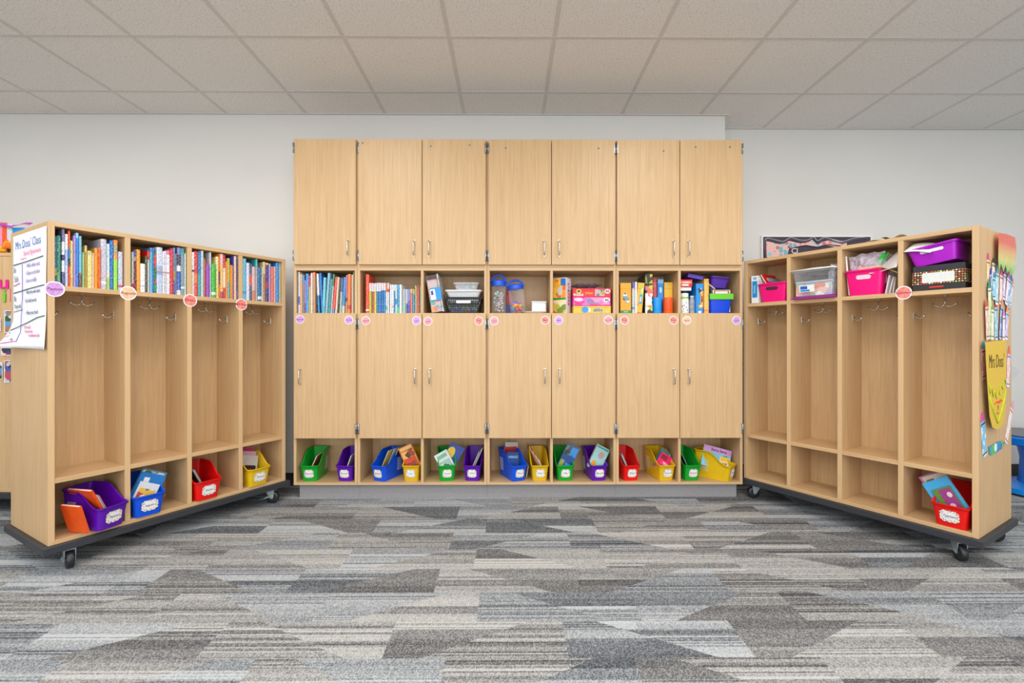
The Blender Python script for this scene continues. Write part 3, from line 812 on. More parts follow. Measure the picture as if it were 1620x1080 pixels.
PURPLE, GREEN, BLUE, YELLOW, RED = (92, 10, 172), (0, 164, 42), (0, 84, 226), (226, 186, 18), (236, 14, 10)
PINK, MAGENTA = (250, 0, 128), (176, 22, 200)
def name_card(parent, name, w, d, hf, label=None):
    M = T(0, -.0012 + .5 * .0, hf * .47)
    ang = math.degrees(math.atan2(.02, hf))
    M = T(0, .0085, hf * .5) @ RX(ang)
    m = MB()
    pts = []
    for k in range(64):
        q = 2 * math.pi * k / 64; ca, sa = math.cos(q), math.sin(q)
        s = 1 / max(abs(ca) ** 4 + abs(sa) ** 4, 1e-6) ** .25
        rr = s * (1 + .05 * math.cos(12 * q))
        pts.append((ca * rr * w * .27, sa * rr * hf * .265))
    m.prism(pts, .0008, PAPER, M @ T(0, -.0042, 0), CONFETTI)
    m.prism([(x * .66, z * .66) for x, z in pts], .0003, PAPER, M @ T(0, -.0046, 0))
    c = m.build('name_card', parent)
    text('lettering', name, .019, INK, c, M @ T(0, -.0049, .001) @ UPRIGHT, sx=min(1.0, 5.2 / max(4, len(name))), shear=.1)
    return c
def book_bin(M, c, name, label, group, w=.118, d=.258, hb=.196, hf=.112):
    root = thing('book_bin', label, 'book bin', M, group)
    b = bin_mesh(w, d, hb, hf, plastic(c)).build('tray', root, sharp=40, solid=.0028)
    name_card(root, name, w, d, hf)
    # clear pocket on each side wall
    for s in (-1, 1):
        m = MB()
        m.box(-.0006, .0006, d * .58, d * .80, hb * .25, hb * .72, CLEAR, T(s * (w / 2 * .965 + .003), 0, 0) @ RY(s * 3.2))
        m.build('side_pocket', root)
    return root
def loose_book(M, sx, sy, sz, c, label, group, edge='y', patches=(), title=None, name='picture_book', cat='book', spine=None, closed=False):
    """book by its outer size; edge 'y': covers face front and back, 'x': covers face the sides"""
    o = None
    m = MB(); cm = mat(c, .3, 0, 'cover'); q = .0012
    if edge == 'y':
        m.box(-sx / 2, sx / 2, 0, q, 0, sz, cm); m.box(-sx / 2, sx / 2, sy - q, sy, 0, sz, cm)
        m.box(-sx / 2, -sx / 2 + .0015, q, sy - q, 0, sz, mat(spine or c, .35, 0, 'cover'))
    else:
        m.box(-sx / 2, -sx / 2 + q, 0, sy, 0, sz, cm); m.box(sx / 2 - q, sx / 2, 0, sy, 0, sz, mat(spine or c, .3, 0, 'cover'))
        m.box(-sx / 2 + q, sx / 2 - q, sy - .0015, sy, 0, sz, mat(spine or c, .35, 0, 'cover'))
    if closed: m.box(-sx / 2 + q, sx / 2 - q, 0, .0015, 0, sz, cm)
    o = m.build(name); o.matrix_world = M
    if edge == 'y': MB().box(-sx / 2 + .002, sx / 2 - .002, q + .0001, sy - q - .0001, .002, sz - .002, PAGES).build('pages', o)
    else: MB().box(-sx / 2 + q + .0001, sx / 2 - q - .0001, .002, sy - .002, .002, sz - .002, PAGES).build('pages', o)
    for k, p in enumerate(patches):
        x0, z0, x1, z1, pc = p[:5]
        pm = pc if not isinstance(pc, tuple) else mat(pc, .3, 0, 'print')
        X0, X1, Z0, Z1 = -sx / 2 + x0 * sx, -sx / 2 + x1 * sx, z0 * sz, z1 * sz
        if len(p) > 5: pts = [((X0 + X1) / 2 + u * (X1 - X0) / 2, (Z0 + Z1) / 2 + v * (Z1 - Z0) / 2) for u, v in disc(1, 18)]
        else: pts = rrect(X0, X1, Z0, Z1, min(X1 - X0, Z1 - Z0) * .08, 2)
        MB().prism(pts, .0004 , pm, T(0, -.0003 - .0002 * k, 0)).build('cover_print', o)
    if title:
        for (s, x, z, size, tc) in title:
            text('title', s, size, mat(tc, .4, 0, 'ink'), o, T(-sx / 2 + x * sx, -.0003 - .0002 * (len(patches) + 1), z * sz) @ UPRIGHT, bold=.0006)
    tag(o, label, cat, group)
    return o
def tilt(bx, by, bz, sx, sz, roll, pitch=0, yaw=0):
    return T(bx, by, bz + abs(math.sin(R(roll))) * sx / 2) @ RZ(yaw) @ RX(-pitch) @ RY(roll)

GB = 'book bins along the bottom of the wall cabinets'
GL = 'book bins in the bottom of the left locker'
def cab_bin(px, yaw, c, name, label, back=.012):
    p = P(px, 763, YC + back)
    M = T(p.x, YC + back, Z_BIN + .0018) @ RZ(yaw)
    root = book_bin(M, c, name, label, GB)
    k = len(ML); dx = fit(root, M_C, *CUBX[k // 2])
    return T(dx, 0, 0) @ M, root
G_COL = {'g': ((46, 190, 80),)}
ML = []
specs = [(482.5, 3, GREEN, 'Emerson', 'green book bin at the left end with one pale book leaning in it'),
         (546, -2, PURPLE, 'Parker', 'purple book bin tucked against the divider beside the first green bin'),
         (597, -21, BLUE, 'Jackson', 'blue book bin turned right, with a teal pocket on its side'),
         (652.5, -1, YELLOW, 'Leo', 'yellow book bin holding the orange picture books that lean left'),
         (707.5, 10, GREEN, 'Lane', 'green book bin holding the moon and penguin picture books'),
         (746.5, -3, PURPLE, 'Will', 'purple book bin with three grey book edges leaning right'),
         (823, 25, BLUE, 'Theo', 'blue book bin turned left, holding the navy Wings book'),
         (855, 5, YELLOW, 'Max', 'yellow book bin with orange book edges leaning left'),
         (895, 4, GREEN, 'Mia', 'green book bin with navy and blue books leaning right'),
         (949, 7, PURPLE, 'Bennett', 'purple book bin holding the pale teal picture book'),
         (995.5, 8, RED, 'Riley', 'red book bin in the wall cabinets, half behind a divider'),
         (1057, 10, YELLOW, 'Tyson', 'yellow book bin with the hot pink book leaning right'),
         (1094, 7, GREEN, 'Kaylee', 'green book bin in the last cubby, half behind the divider'),
         (1161, 44, YELLOW, 'Cam', 'yellow book bin turned sideways with the big llama book')]
for s in specs: ML.append(cab_bin(*s)[0])
def inbin(k, *a, **kw):
    """a book standing in bin k"""
    bx, by, sx, sy, sz, roll, pitch, c, label = a[:9]
    up = kw.pop('up', .004)
    edge = kw.get('edge', 'y')
    wide = 1.2 if k >= 14 else 1.0
    sg = 1 if roll > 0 else -1
    if abs(roll) > 15 and edge == 'y':
        up = .045; sz -= .04; by = .02 + by * .42; pitch = min(pitch, 5); bx = bx * .4 - sg * .012 * wide
    elif abs(roll) > 15 and up > .002:
        roll = sg * min(abs(roll), 25); bx = bx * .6 - sg * .03 * wide; sz = min(sz, .225)
    o = loose_book(ML[k] @ tilt(bx, by, up, sx, sz, roll, pitch, kw.pop('yaw', 0)), sx, sy, sz, c, label, kw.pop('group', 'books standing in the bins'), **kw)
    if k < 14: fit(o, M_C, *CUBX[k // 2])
    else: fit(o, M_LEFT if k < 18 else M_RIGHT, *LOCX[k - 14 if k < 18 else 3])
    return o
inbin(0, -.005, .045, .006, .16, .175, 31, 0, (232, 226, 224), 'pale thin book with red cover leaning in the first green bin', edge='x', spine=(200, 60, 80), up=.012)
inbin(1, .006, .05, .006, .15, .17, 20, 0, (222, 222, 226), 'white thin book leaning in the first purple bin', edge='x', up=.012)
inbin(2, -.02, .06, .006, .16, .215, 27, 0, (205, 178, 90), 'thin tan and white book leaning in the turned blue bin', edge='x', up=.012)
inbin(2, .012, .10, .005, .15, .235, 27, 0, (170, 172, 176), 'thin grey book leaning beside the tan one in the turned blue bin', edge='x', up=.012)
inbin(2, .036, .13, .007, .13, .25, 27, 0, (40, 40, 44), 'black book behind the others in the turned blue bin', edge='x', up=.012)
inbin(3, .012, .125, .105, .006, .225, -26, 10, (200, 110, 40), 'orange autumn picture book leaning left out of the leftmost cabinet yellow bin', patches=((.06, .05, .94, .8, blotch_material('autumn_print', [(150, 70, 30), (220, 120, 40), (90, 50, 30), (240, 180, 90)], 26)), (.08, .84, .92, .96, (240, 190, 110))))
inbin(3, .022, .075, .085, .005, .14, -28, 9, (206, 66, 30), 'small red-orange booklet in front of the orange autumn picture book', patches=((.1, .1, .9, .7, blotch_material('fire_print', [(190, 40, 20), (230, 110, 40), (150, 60, 30)], 34)),))
inbin(4, .014, .17, .11, .007, .225, 30, 9, (36, 70, 160), 'navy picture book with a yellow moon in the penguin-book bin', patches=((.02, .35, .55, .85, (236, 196, 50), 1), (.02, .02, .96, .05, (240, 236, 225))))
inbin(4, .012, .10, .10, .006, .178, -28, 9, (214, 224, 220), 'white and green picture book in front of the moon book', patches=((.1, .1, .9, .55, blotch_material('penguin_print', [(40, 120, 110), (230, 236, 232), (30, 50, 50), (160, 190, 180)], 30)), (.12, .68, .85, .88, (120, 180, 150))))
for q, (bx, c, n) in enumerate(((-.012, (150, 140, 170), 'lilac-grey'), (.006, (214, 214, 218), 'pale grey'), (.024, (90, 96, 110), 'slate grey'))):
    inbin(5, bx, .06 + .02 * q, .006, .15, .20 + .022 * q, 24, 0, c, n + ' thin book edge leaning right in the second purple bin', edge='x', up=.012)
inbin(6, .02, .20, .105, .007, .225, 5, 6, (226, 220, 210), 'white book with red strip at the back of the navy-book blue bin', patches=((.1, .62, .9, .72, (200, 60, 60)),))
inbin(6, .0, .165, .105, .006, .20, 3, 7, (196, 34, 40), 'red book behind the navy book in the blue bin', patches=((.05, .78, .95, .94, (150, 20, 30)),))
inbin(6, .036, .10, .05, .007, .155, 4, 8, (26, 70, 52), 'dark green narrow book right of the navy book')
inbin(6, -.016, .09, .092, .006, .178, 5, 8, (36, 78, 150), 'navy Wings picture book in the blue bin', title=(('WINGS', .5, .8, .024, (170, 196, 216)), ('flying', .55, .2, .012, (190, 150, 90))))
for q, (bx, c, n) in enumerate(((-.028, (240, 140, 30), 'bright orange'), (-.014, (236, 110, 50), 'red-orange'), (-.002, (240, 130, 150), 'pink'), (.01, (226, 226, 226), 'white'))):
    inbin(7, bx + .03, .13 - .02 * q, .006, .13, .225 - .03 * q, -30, 0, c, n + ' thin book edge leaning left in the cabinet yellow bin', edge='x', up=.014)
inbin(7, -.088, .10, .006, .14, .085, 10, 0, (226, 222, 210), 'small cream booklet standing on the shelf left of the yellow bin', edge='x', up=.0005)
inbin(8, .022, .16, .10, .007, .225, 28, 9, (60, 100, 130), 'dark blue-grey picture book behind the navy one in green bin', patches=((.45, .1, .95, .92, (50, 146, 226)), (.05, .4, .45, .9, blotch_material('train_print', [(80, 84, 86), (110, 130, 140), (60, 60, 60)], 30))))
inbin(8, -.002, .09, .10, .006, .15, 28, 9, (24, 66, 140), 'navy picture book with olive panel in the green bin', patches=((.06, .1, .36, .6, (150, 160, 60)), (.45, .15, .9, .5, (60, 140, 220))))
inbin(8, .05, .10, .004, .12, .21, 28, 0, (226, 180, 190), 'pale pink thin book edge right of the navy one', edge='x', up=.012)
inbin(9, .028, .16, .10, .008, .215, 28, 9, (226, 214, 150), 'cream-yellow picture book behind the pale teal one')
inbin(9, .010, .09, .102, .007, .215, 28, 10, (156, 206, 206), 'pale teal picture book with orange animal in the purple bin', patches=((.12, .08, .5, .36, (226, 160, 40), 1), (.35, .5, .8, .8, (190, 150, 150), 1), (.05, .9, .95, .97, (60, 150, 140))))
for q, (bx, c, n) in enumerate(((-.034, (220, 228, 226), 'white'), (-.022, (120, 150, 170), 'grey-blue'), (-.01, (70, 66, 170), 'violet'), (.002, (236, 226, 220), 'cream'))):
    inbin(10, bx + .012, .06 + .018 * q, .005, .14, .175, -24, 0, c, n + ' thin book edge leaning left in the cabinet red bin', edge='x', up=.012)
inbin(11, .028, .15, .09, .007, .185, 34, 9, (60, 130, 136), 'teal picture book behind the hot pink one')
inbin(11, .006, .085, .10, .007, .155, 34, 9, (232, 40, 110), 'hot pink picture book leaning right in the last-but-one yellow bin', patches=((.1, .12, .9, .5, blotch_material('pink_print', [(236, 60, 130), (226, 30, 60), (246, 180, 200)], 30)), (.1, .6, .6, .9, (150, 30, 60))))
for q, (bx, c, n) in enumerate(((-.036, (40, 44, 60), 'black'), (-.022, (90, 120, 170), 'steel blue'), (-.008, (236, 232, 226), 'white'))):
    inbin(12, bx + .014, .05 + .02 * q, .005, .14, .17, -26, 0, c, n + ' thin book edge leaning left in the last green bin', edge='x', up=.012)
pl = P(1131, 752, YC + .10)
llama = loose_book(T(pl.x, YC + .085, Z_BIN + .075) @ RX(-14) @ RY(15), .205, .008, .15, (120, 196, 216),
           'large light blue llama picture book resting in the sideways yellow bin', 'books standing in the bins',
           patches=((.0, .72, 1, 1, (206, 150, 206)), (.62, .04, .97, .6, (240, 238, 236)), (.64, .4, .95, .62, (236, 190, 40)), (.7, .1, .95, .36, blotch_material('llama_print', [(240, 238, 232), (150, 120, 90), (236, 160, 60)], 40))),
           title=(('llama llama', .55, .85, .026, (60, 30, 110)), ('red', .3, .48, .016, (40, 90, 140)), ('pajama', .33, .34, .016, (40, 90, 140)), ('book', .8, .66, .013, (40, 120, 90))))

fit(llama, M_C, *CUBX[6])
def lock_bin(MB_, px, yaw, c, name, label, group, comp, over=0.0, back=.004, **kw):
    p = on_plane(MB_, 1, back, px, 820)
    M = MB_ @ T(p.x, back, Z_BOT + .0018) @ RZ(yaw)
    root = book_bin(M, c, name, label, group, **kw)
    dx = fit(root, MB_, LOCX[comp][0], LOCX[comp][1] + over)
    return MB_ @ T(dx, 0, 0) @ MB_.inverted() @ M
BW = dict(w=.142, d=.248, hb=.20, hf=.115)
m0 = lock_bin(M_LEFT, 187, 18, PURPLE, 'Paxton', 'large purple book bin in nearest bottom cubby of left locker', GL, 0, .006, -.06, **BW)
m1 = lock_bin(M_LEFT, 236.5, -2, BLUE, 'Augustin', 'blue book bin with blue picture books in left locker', GL, 1, 0, -.03, **BW)
m2 = lock_bin(M_LEFT, 330.5, 0, RED, 'Kinsler', 'red book bin in third bottom cubby of left locker', GL, 2, 0, -.03, **BW)
m3 = lock_bin(M_LEFT, 412, 0, YELLOW, 'Evans', 'yellow book bin in farthest bottom cubby of left locker', GL, 3, 0, -.03, **BW)
ML += [m0, m1, m2, m3]
inbin(14, -.038, .045, .012, .15, .215, -34, 0, (232, 84, 26), 'bright orange folder leaning left out of the large purple bin', edge='x', closed=True, up=.012)
inbin(14, -.018, .045, .006, .13, .185, -38, 0, (214, 216, 220), 'grey and white magazine beside the orange folder', edge='x', up=.012, spine=(60, 90, 130))
inbin(14, .002, .055, .006, .13, .175, -40, 0, (236, 110, 170), 'pink magazine on top in the large purple bin', edge='x', up=.012, spine=(226, 70, 140))
inbin(14, -.090, .045, .013, .12, .15, -15, 0, (236, 90, 30), 'orange book standing on the cubby floor beside purple bin', edge='x', closed=True, up=.0015)
inbin(15, .006, .15, .13, .007, .205, 26, 14, (90, 130, 150), 'patterned book with trees at the back of the locker blue bin', patches=((.05, .1, .95, .95, blotch_material('tree_print', [(60, 80, 90), (150, 190, 210), (220, 226, 226), (90, 110, 80)], 26)),))
inbin(15, .0, .105, .125, .007, .19, 24, 14, (28, 120, 200), 'blue picture book with white number in the locker blue bin', patches=((.2, .62, .42, .84, (226, 232, 236)),), title=(('1', .62, .6, .03, (150, 210, 240)),))
inbin(15, -.03, .06, .10, .006, .15, 26, 14, (212, 216, 222), 'white magazine with cartoons in front in locker blue bin', patches=((.1, .15, .9, .7, blotch_material('cartoon_print', [(226, 226, 230), (190, 70, 60), (80, 110, 170), (226, 180, 60)], 34)),))
for q, (bx, c, n) in enumerate(((-.046, (60, 56, 60), 'black'), (-.034, (226, 226, 226), 'white'), (-.022, (110, 160, 170), 'grey-teal'), (-.01, (40, 110, 110), 'dark teal'))):
    inbin(16, bx + .004, .045 + .012 * q, .0055, .14, .185, -27, 0, c, n + ' thin book edge leaning left in the locker red bin', edge='x', up=.012)
inbin(17, -.012, .17, .115, .007, .215, 12, 12, (232, 70, 150), 'hot pink book at the back of the locker yellow bin')
inbin(17, -.022, .13, .115, .007, .195, 13, 12, (236, 180, 200), 'pale pink book in the middle of the locker yellow bin')
inbin(17, -.034, .09, .11, .007, .175, 14, 12, (190, 182, 176), 'grey book with black picture in front in locker yellow bin', patches=((.1, .08, .9, .62, (30, 28, 30)), (.4, .2, .75, .5, (180, 50, 30), 1)))
# the one bin of the right locker
mr = lock_bin(M_RIGHT, 1503, 0, RED, 'Tippmann', 'red book bin in the near bottom cubby of the right locker', 'book bin in the right locker', 3, 0, -.012, **BW)
ML.append(mr)
PG = 'books in the red bin of the right locker'
inbin(18, -.03, .155, .115, .007, .235, -34, 14, (214, 110, 180), 'lilac-pink picture book behind others in the right red bin', group=PG, patches=((.06, .06, .94, .94, (222, 124, 190)),))
inbin(18, -.006, .135, .11, .006, .235, -33, 14, (206, 190, 170), 'beige picture book behind the sky blue one', group=PG, patches=((.1, .1, .9, .9, blotch_material('safari_print', [(206, 196, 180), (120, 90, 80), (226, 220, 214)], 30)),))
inbin(18, -.012, .085, .12, .007, .205, -33, 14, (66, 170, 226), 'sky blue picture book with a wave in the right red bin', group=PG, patches=((.25, .05, .6, .3, (230, 240, 246), 1), (.35, .04, .8, .22, (20, 90, 180), 1)))
inbin(18, .018, .06, .085, .007, .175, -32, 14, (96, 130, 60), 'green and purple picture book in front in the right red bin', group=PG, patches=((.3, .06, .95, .94, (150, 60, 130)), (.4, .2, .7, .4, (230, 190, 200), 1), (.6, .6, .85, .8, (226, 200, 210), 1)))
# ------------------------------------------------------------------ round name stickers
def sticker_mat(c1, c2):
    n = NT('name_sticker_print')
    f = n.noise(n.coord('Object'), 55.0, 3.0, .6)
    n.base(n.ramp(f, [(.35, rgb(c1)), (.6, rgb(c2))]), .4)
    return n.m
ST_P, ST_K, ST_R, ST_O = sticker_mat((216, 170, 226), (196, 140, 214)), sticker_mat((244, 176, 184), (238, 140, 158)), sticker_mat((232, 90, 110), (244, 156, 130)), sticker_mat((246, 210, 176), (240, 180, 146))
def name_sticker(M, r, m, name, label, group, ink=(110, 30, 90)):
    root = thing('name_sticker', label, 'sticker', M, group)
    MB().prism(disc(r, 32), .0008, PAPER).build('backing', root)
    c = MB().prism(disc(r * .86, 32), .0003, m, T(0, -.0004, 0)).build('coloured_face', root)
    text('lettering', name, r * .52, mat(ink, .5, 0, 'ink'), c, T(0, -.0007, 0) @ UPRIGHT, bold=.0001, shear=.12)
GS = 'round name stickers on the cabinet doors'
for px, py, m, s, lab in ((474.8, 505, ST_P, 'Emerson', 'lilac name sticker in the left corner of the first lower door'), (552, 506, ST_P, 'Parker', 'lilac name sticker in the right corner of the first lower door'),
        (579, 507, ST_K, 'Jackson', 'pink name sticker right of the first lower hinge pair'), (659, 507, ST_P, 'Leo', 'lilac name sticker in the right corner of the second lower door'),
        (677.2, 508, ST_K, 'Lane', 'pink name sticker under the clear leaning case'), (757.5, 507.5, ST_R, 'Will', 'red-orange name sticker below the black lattice basket'),
        (781.8, 507.5, ST_K, 'Theo', 'pink name sticker below the tall blue-lidded jar'), (862.5, 506.5, ST_R, 'Max', 'pink-red name sticker below the small white container'),
        (884, 506.5, ST_P, 'Mia', 'lilac name sticker below the orange and green game box'), (962.5, 506, ST_K, 'Bennett', 'pink name sticker below the stacked puzzle boxes'),
        (988, 506.5, ST_R, 'Riley', 'coral name sticker below the orange zebra box'), (1065.5, 506.5, ST_R, 'Tyson', 'red name sticker below the orange cup'),
        (1086.5, 506.5, ST_O, 'Kaylee', 'peach name sticker below the white bottle'), (1165, 506.5, ST_P, 'Cam', 'lilac name sticker at the right end of the last lower door')):
    p = P(px, py, YD)
    name_sticker(T(p.x, YD - .0012, p.z), .0305, m, s, lab, GS)
for px, py, m, s, lab in ((86.5, 457, ST_P, 'Paxton', 'lilac name sticker on the near front edge of left locker'), (203, 463.5, ST_O, 'Augustin', 'peach name sticker on the first divider of left locker'),
        (301, 475, ST_R, 'Kinsler', 'pink-orange name sticker on the second divider of left locker'), (382, 481.5, ST_R, 'Mrs Evans', 'red name sticker on the third divider of left locker')):
    p = on_plane(M_LEFT, 1, -.0012, px, py)
    name_sticker(M_LEFT @ T(p.x, -.0012, p.z), .0375, m, s, lab, 'round name stickers on the left locker')
p = on_plane(M_RIGHT, 1, -.0012, 1429.5, 463)
name_sticker(M_RIGHT @ T(p.x, -.0012, p.z), .0375, ST_R, 'Tippmann', 'red and orange name sticker on the right locker, by the black basket', None)

# ------------------------------------------------------------------ class rules poster on the end of the left locker
def pl(px, py, off=.0):
    q = on_plane(M_LEFT, 0, -.004 - off, px, py); return (-q.y, q.z)
M_LSIDE = M_LEFT @ RZ(-90)
poster = thing('rules_poster', 'white hand-lettered class rules poster with curled corner on left locker end', 'poster', M_LSIDE)
tl, tr, br = pl(20.5, 374), pl(73.2, 358.5), pl(72, 553)
PX0, PX1, PZ1, PZ0 = tl[0], tr[0], (tl[1] + tr[1]) / 2, br[1]
def pfn(u, v):
    cl = (1 - u) ** 2.2 * max(0, 1 - v * 3.4) ** 2
    return (PX0 + (PX1 - PX0) * u - .03 * cl + .004 * math.sin(v * 9) * u, -.004 - .06 * cl - .008 * u ** 6 * max(0, 1 - v * 3), PZ0 + (PZ1 - PZ0) * v + .012 * (1 - u) * max(0, 1 - v * 3))
MB().sheet(20, 30, pfn, PAPER).build('sheet', poster, solid=.0006)
def on_poster(px, py):
    q = pl(px, py); u = (q[0] - PX0) / (PX1 - PX0); v = (q[1] - PZ0) / (PZ1 - PZ0)
    w = pfn(u, max(0, min(1, v))); return Vector((q[0], w[1] - .0026, q[1]))
def stroke(parent, name, pts, w, m):
    return MB().tube([on_poster(*p) for p in pts], w, m, 4).build(name, parent)
TEAL_INK, DBLUE, PINKI, PURI, MAGI = mat((60, 110, 120), .6, 0, 'ink'), mat((40, 110, 200), .6, 0, 'ink'), mat((246, 90, 170), .6, 0, 'ink'), mat((140, 110, 200), .6, 0, 'ink'), mat((220, 50, 160), .6, 0, 'ink')
NAVYI = mat((50, 80, 140), .6, 0, 'ink')
for pts in ([(22, 420), (45, 413), (69, 404.5)], [(22.5, 464), (45, 457), (71, 450)], [(22, 522.5), (45, 510), (60, 502), (72, 499)]): stroke(poster, 'marker_line', pts, .0022, TEAL_INK)
stroke(poster, 'marker_line', [(36.3, 418), (36.5, 470), (36.2, 525), (34, 541)], .0014, PURI)
for pts in ([(23, 452.5), (32, 448)], [(20, 533), (24, 530.5)], [(18, 543.5), (33, 539.5)]): stroke(poster, 'marker_line', pts, .0018, MAGI)
stroke(poster, 'marker_line', [(23, 493.5), (36, 489.5)], .0014, TEAL_INK)
for s, px, py, size, m, sx in (("Mrs Doss' Class", 44.5, 384.5, .062, DBLUE, .92), ('Shared Agreements', 51.5, 398, .036, PINKI, .86), ('we agree to', 38, 409, .018, PINKI, 1),
        ('Be', 24.5, 428, .040, NAVYI, .9), ('Safe', 27, 442, .046, NAVYI, .85), ('\u2022Walk calmly inside', 53, 418.5, .030, PURI, .8), ('\u2022Chairs on the floor', 53, 430.5, .030, PURI, .8), ('\u2022Listen carefully', 50, 443, .030, PURI, .8),
        ('Be', 25, 473, .040, NAVYI, .9), ('Respectful', 29, 484.5, .032, TEAL_INK, .72), ('\u2022Take turns with others', 53, 461, .028, NAVYI, .74), ('\u2022Use kind words', 49.5, 475, .030, NAVYI, .8), ('\u2022Raise your hand', 51.5, 494, .030, NAVYI, .8),
        ('Be', 23, 527.5, .030, TEAL_INK, .9), ('Responsible', 26.5, 536.5, .026, TEAL_INK, .66), ('\u2022Do my job', 45, 517.5, .024, MAGI, .8), ('\u2022Clean my area', 47, 524, .024, MAGI, .8), ('\u2022Try to follow the rules', 54, 530.5, .024, MAGI, .8)):
    q = on_poster(px, py)
    text('lettering', s, size, m, poster, T(*q) @ UPRIGHT, sx=sx, bold=-.012 * size, shear=.05)

# ------------------------------------------------------------------ paper cut-outs on the end of the right locker
M_RSIDE = M_RIGHT @ T(L_LEN, 0, 0) @ RZ(90)
def pr(px, py, off=.001):
    q = on_plane(M_RIGHT, 0, L_LEN + off, px, py); return Vector((q.y, q.z))
def cut_outline(name, label, pts, off, t, m, cat='decoration', group=None, bend=0):
    v = [pr(x, y, off) for x, y in pts]
    c = sum(v, Vector((0, 0))) / len(v)
    root = thing(name, label, cat, M_RSIDE @ T(c.x, -off, c.y), group)
    MB().prism([(p.x - c.x, p.y - c.y) for p in v], t, m).build('sheet', root)
    return root, c
GC = 'paper crayons stuck to the end of the right locker'
def crayon(a, b, w, c, tip, label, off=.002, band=None):
    c = tuple(int(v * .68 + 78) for v in c)
    A, B = pr(*a, off), pr(*b, off)
    d = A - B; L = d.length; ang = math.degrees(math.atan2(d.x, d.y))
    root = thing('paper_crayon', label, 'paper crayon', M_RSIDE @ T(B.x, -off, B.y) @ RY(ang), GC)
    tl_ = min(.05, L * .2)
    MB().prism([(-w / 2, 0), (w / 2, 0), (w / 2, L - tl_), (-w / 2, L - tl_)], .0008, blotch_material('crayon_colouring', [c, tuple(min(255, int(v * .3 + 180)) for v in c), c], 40)).build('body', root)
    MB().prism([(-w / 2, L - tl_ + .0004), (w / 2, L - tl_ + .0004), (w * .12, L), (-w * .12, L)], .0008, mat(tip, .5, 0, 'print')).build('tip', root)
    for z in (.012, L - tl_ - .018):
        MB().prism([(-w / 2, z), (w / 2, z), (w / 2, z + .008), (-w / 2, z + .008)], .0002, mat(band or tuple(int(v * .6) for v in c), .5, 0, 'print'), T(0, -.0004, 0)).build('band', root)
bunch = [((1563.5, 400), (1563, 455), .042, (244, 190, 110), (220, 70, 130), 'orange paper crayon with pink tip, topmost at left of bunch'), ((1567.5, 424), (1572, 472), .042, (130, 136, 226), (70, 80, 190), 'periwinkle paper crayon under the orange one'),
    ((1572.5, 408), (1572, 448), .05, (246, 214, 190), (90, 80, 80), 'peach paper crayon with grey tip near the bunch top'), ((1573, 430), (1573, 474), .045, (86, 190, 222), (40, 140, 190), 'turquoise paper crayon in the bunch'),
    ((1578.5, 420), (1577, 482), .042, (150, 206, 236), (100, 160, 210), 'pale blue paper crayon in the middle of the bunch'), ((1565, 440), (1568, 536), .045, (200, 226, 130), (40, 150, 110), 'lime paper crayon with green tip in the bunch'),
    ((1561, 472), (1563, 537), .045, (246, 170, 150), (220, 80, 60), 'coral paper crayon at the left edge of bunch'), ((1571, 478), (1570, 537), .040, (222, 228, 180), (150, 160, 90), 'cream-green paper crayon above the yellow crayon box'),
    ((1575.5, 473), (1576.5, 538), .046, (84, 186, 240), (230, 50, 30), 'sky blue paper crayon with red tip in the bunch'), ((1585, 424), (1583, 482), .045, (246, 200, 190), (240, 90, 120), 'rosy paper crayon below the rainbow sheet'),
    ((1590.5, 424), (1588, 474), .042, (206, 182, 236), (160, 110, 210), 'lilac paper crayon below the rainbow sheet'), ((1586, 473), (1583, 537), .045, (110, 140, 224), (236, 150, 110), 'cornflower paper crayon with orange tip in the bunch'),
    ((1596.5, 430), (1592, 482), .042, (236, 216, 236), (190, 140, 200), 'pale mauve paper crayon near the right of the bunch'), ((1601, 432), (1594.5, 492), .042, (90, 150, 216), (40, 90, 170), 'steel blue paper crayon leaning right in the bunch'),
    ((1594.5, 483), (1592, 537), .045, (182, 170, 236), (240, 150, 90), 'violet paper crayon at the right above the yellow box'), ((1588.5, 490), (1588, 538), .040, (234, 214, 240), (210, 150, 200), 'whitish pink paper crayon above the yellow box'),
    ((1603, 440), (1597.5, 482), .036, (242, 200, 180), (210, 120, 90), 'peach paper crayon at the far right of bunch')]
for k, (a, b, w, c, tp, lab) in enumerate(bunch): crayon(a, b, w, c, tp, lab, .002 + .0013 * (k % 8), )
crayon((1555.5, 539), (1557.5, 600), .062, (244, 150, 165), (60, 160, 200), 'pink and white paper crayon left of the yellow box', .002, (200, 70, 90))
crayon((1597, 547), (1594.5, 612), .052, (240, 180, 190), (236, 110, 60), 'pale pink paper crayon right of the yellow box', .002, (70, 150, 210))
crayon((1554, 652), (1558.5, 722), .066, (70, 170, 224), (226, 90, 170), 'blue paper crayon with pink tip below left of yellow box', .002, (60, 60, 70))
crayon((1603, 634), (1591.5, 700), .050, (238, 216, 216), (236, 150, 170), 'white and red paper crayon below right of yellow box', .002, (214, 60, 80))
def grad_mat(stops, h):
    n = NT('rainbow_sheet_print')
    sep = n.n('ShaderNodeSeparateXYZ'); n.l(n.coord('Object'), sep.inputs[0])
    f = n.math('ADD', n.math('DIVIDE', sep.outputs[2], h), .5)
    n.base(n.ramp(f, [(p, rgb(c)) for p, c in stops]), .12)
    n.b.inputs['Coat Weight'].default_value = .6
    n.bump(n.noise(n.coord('Object'), 14.0, 2.0), .5, .01)
    return n.m
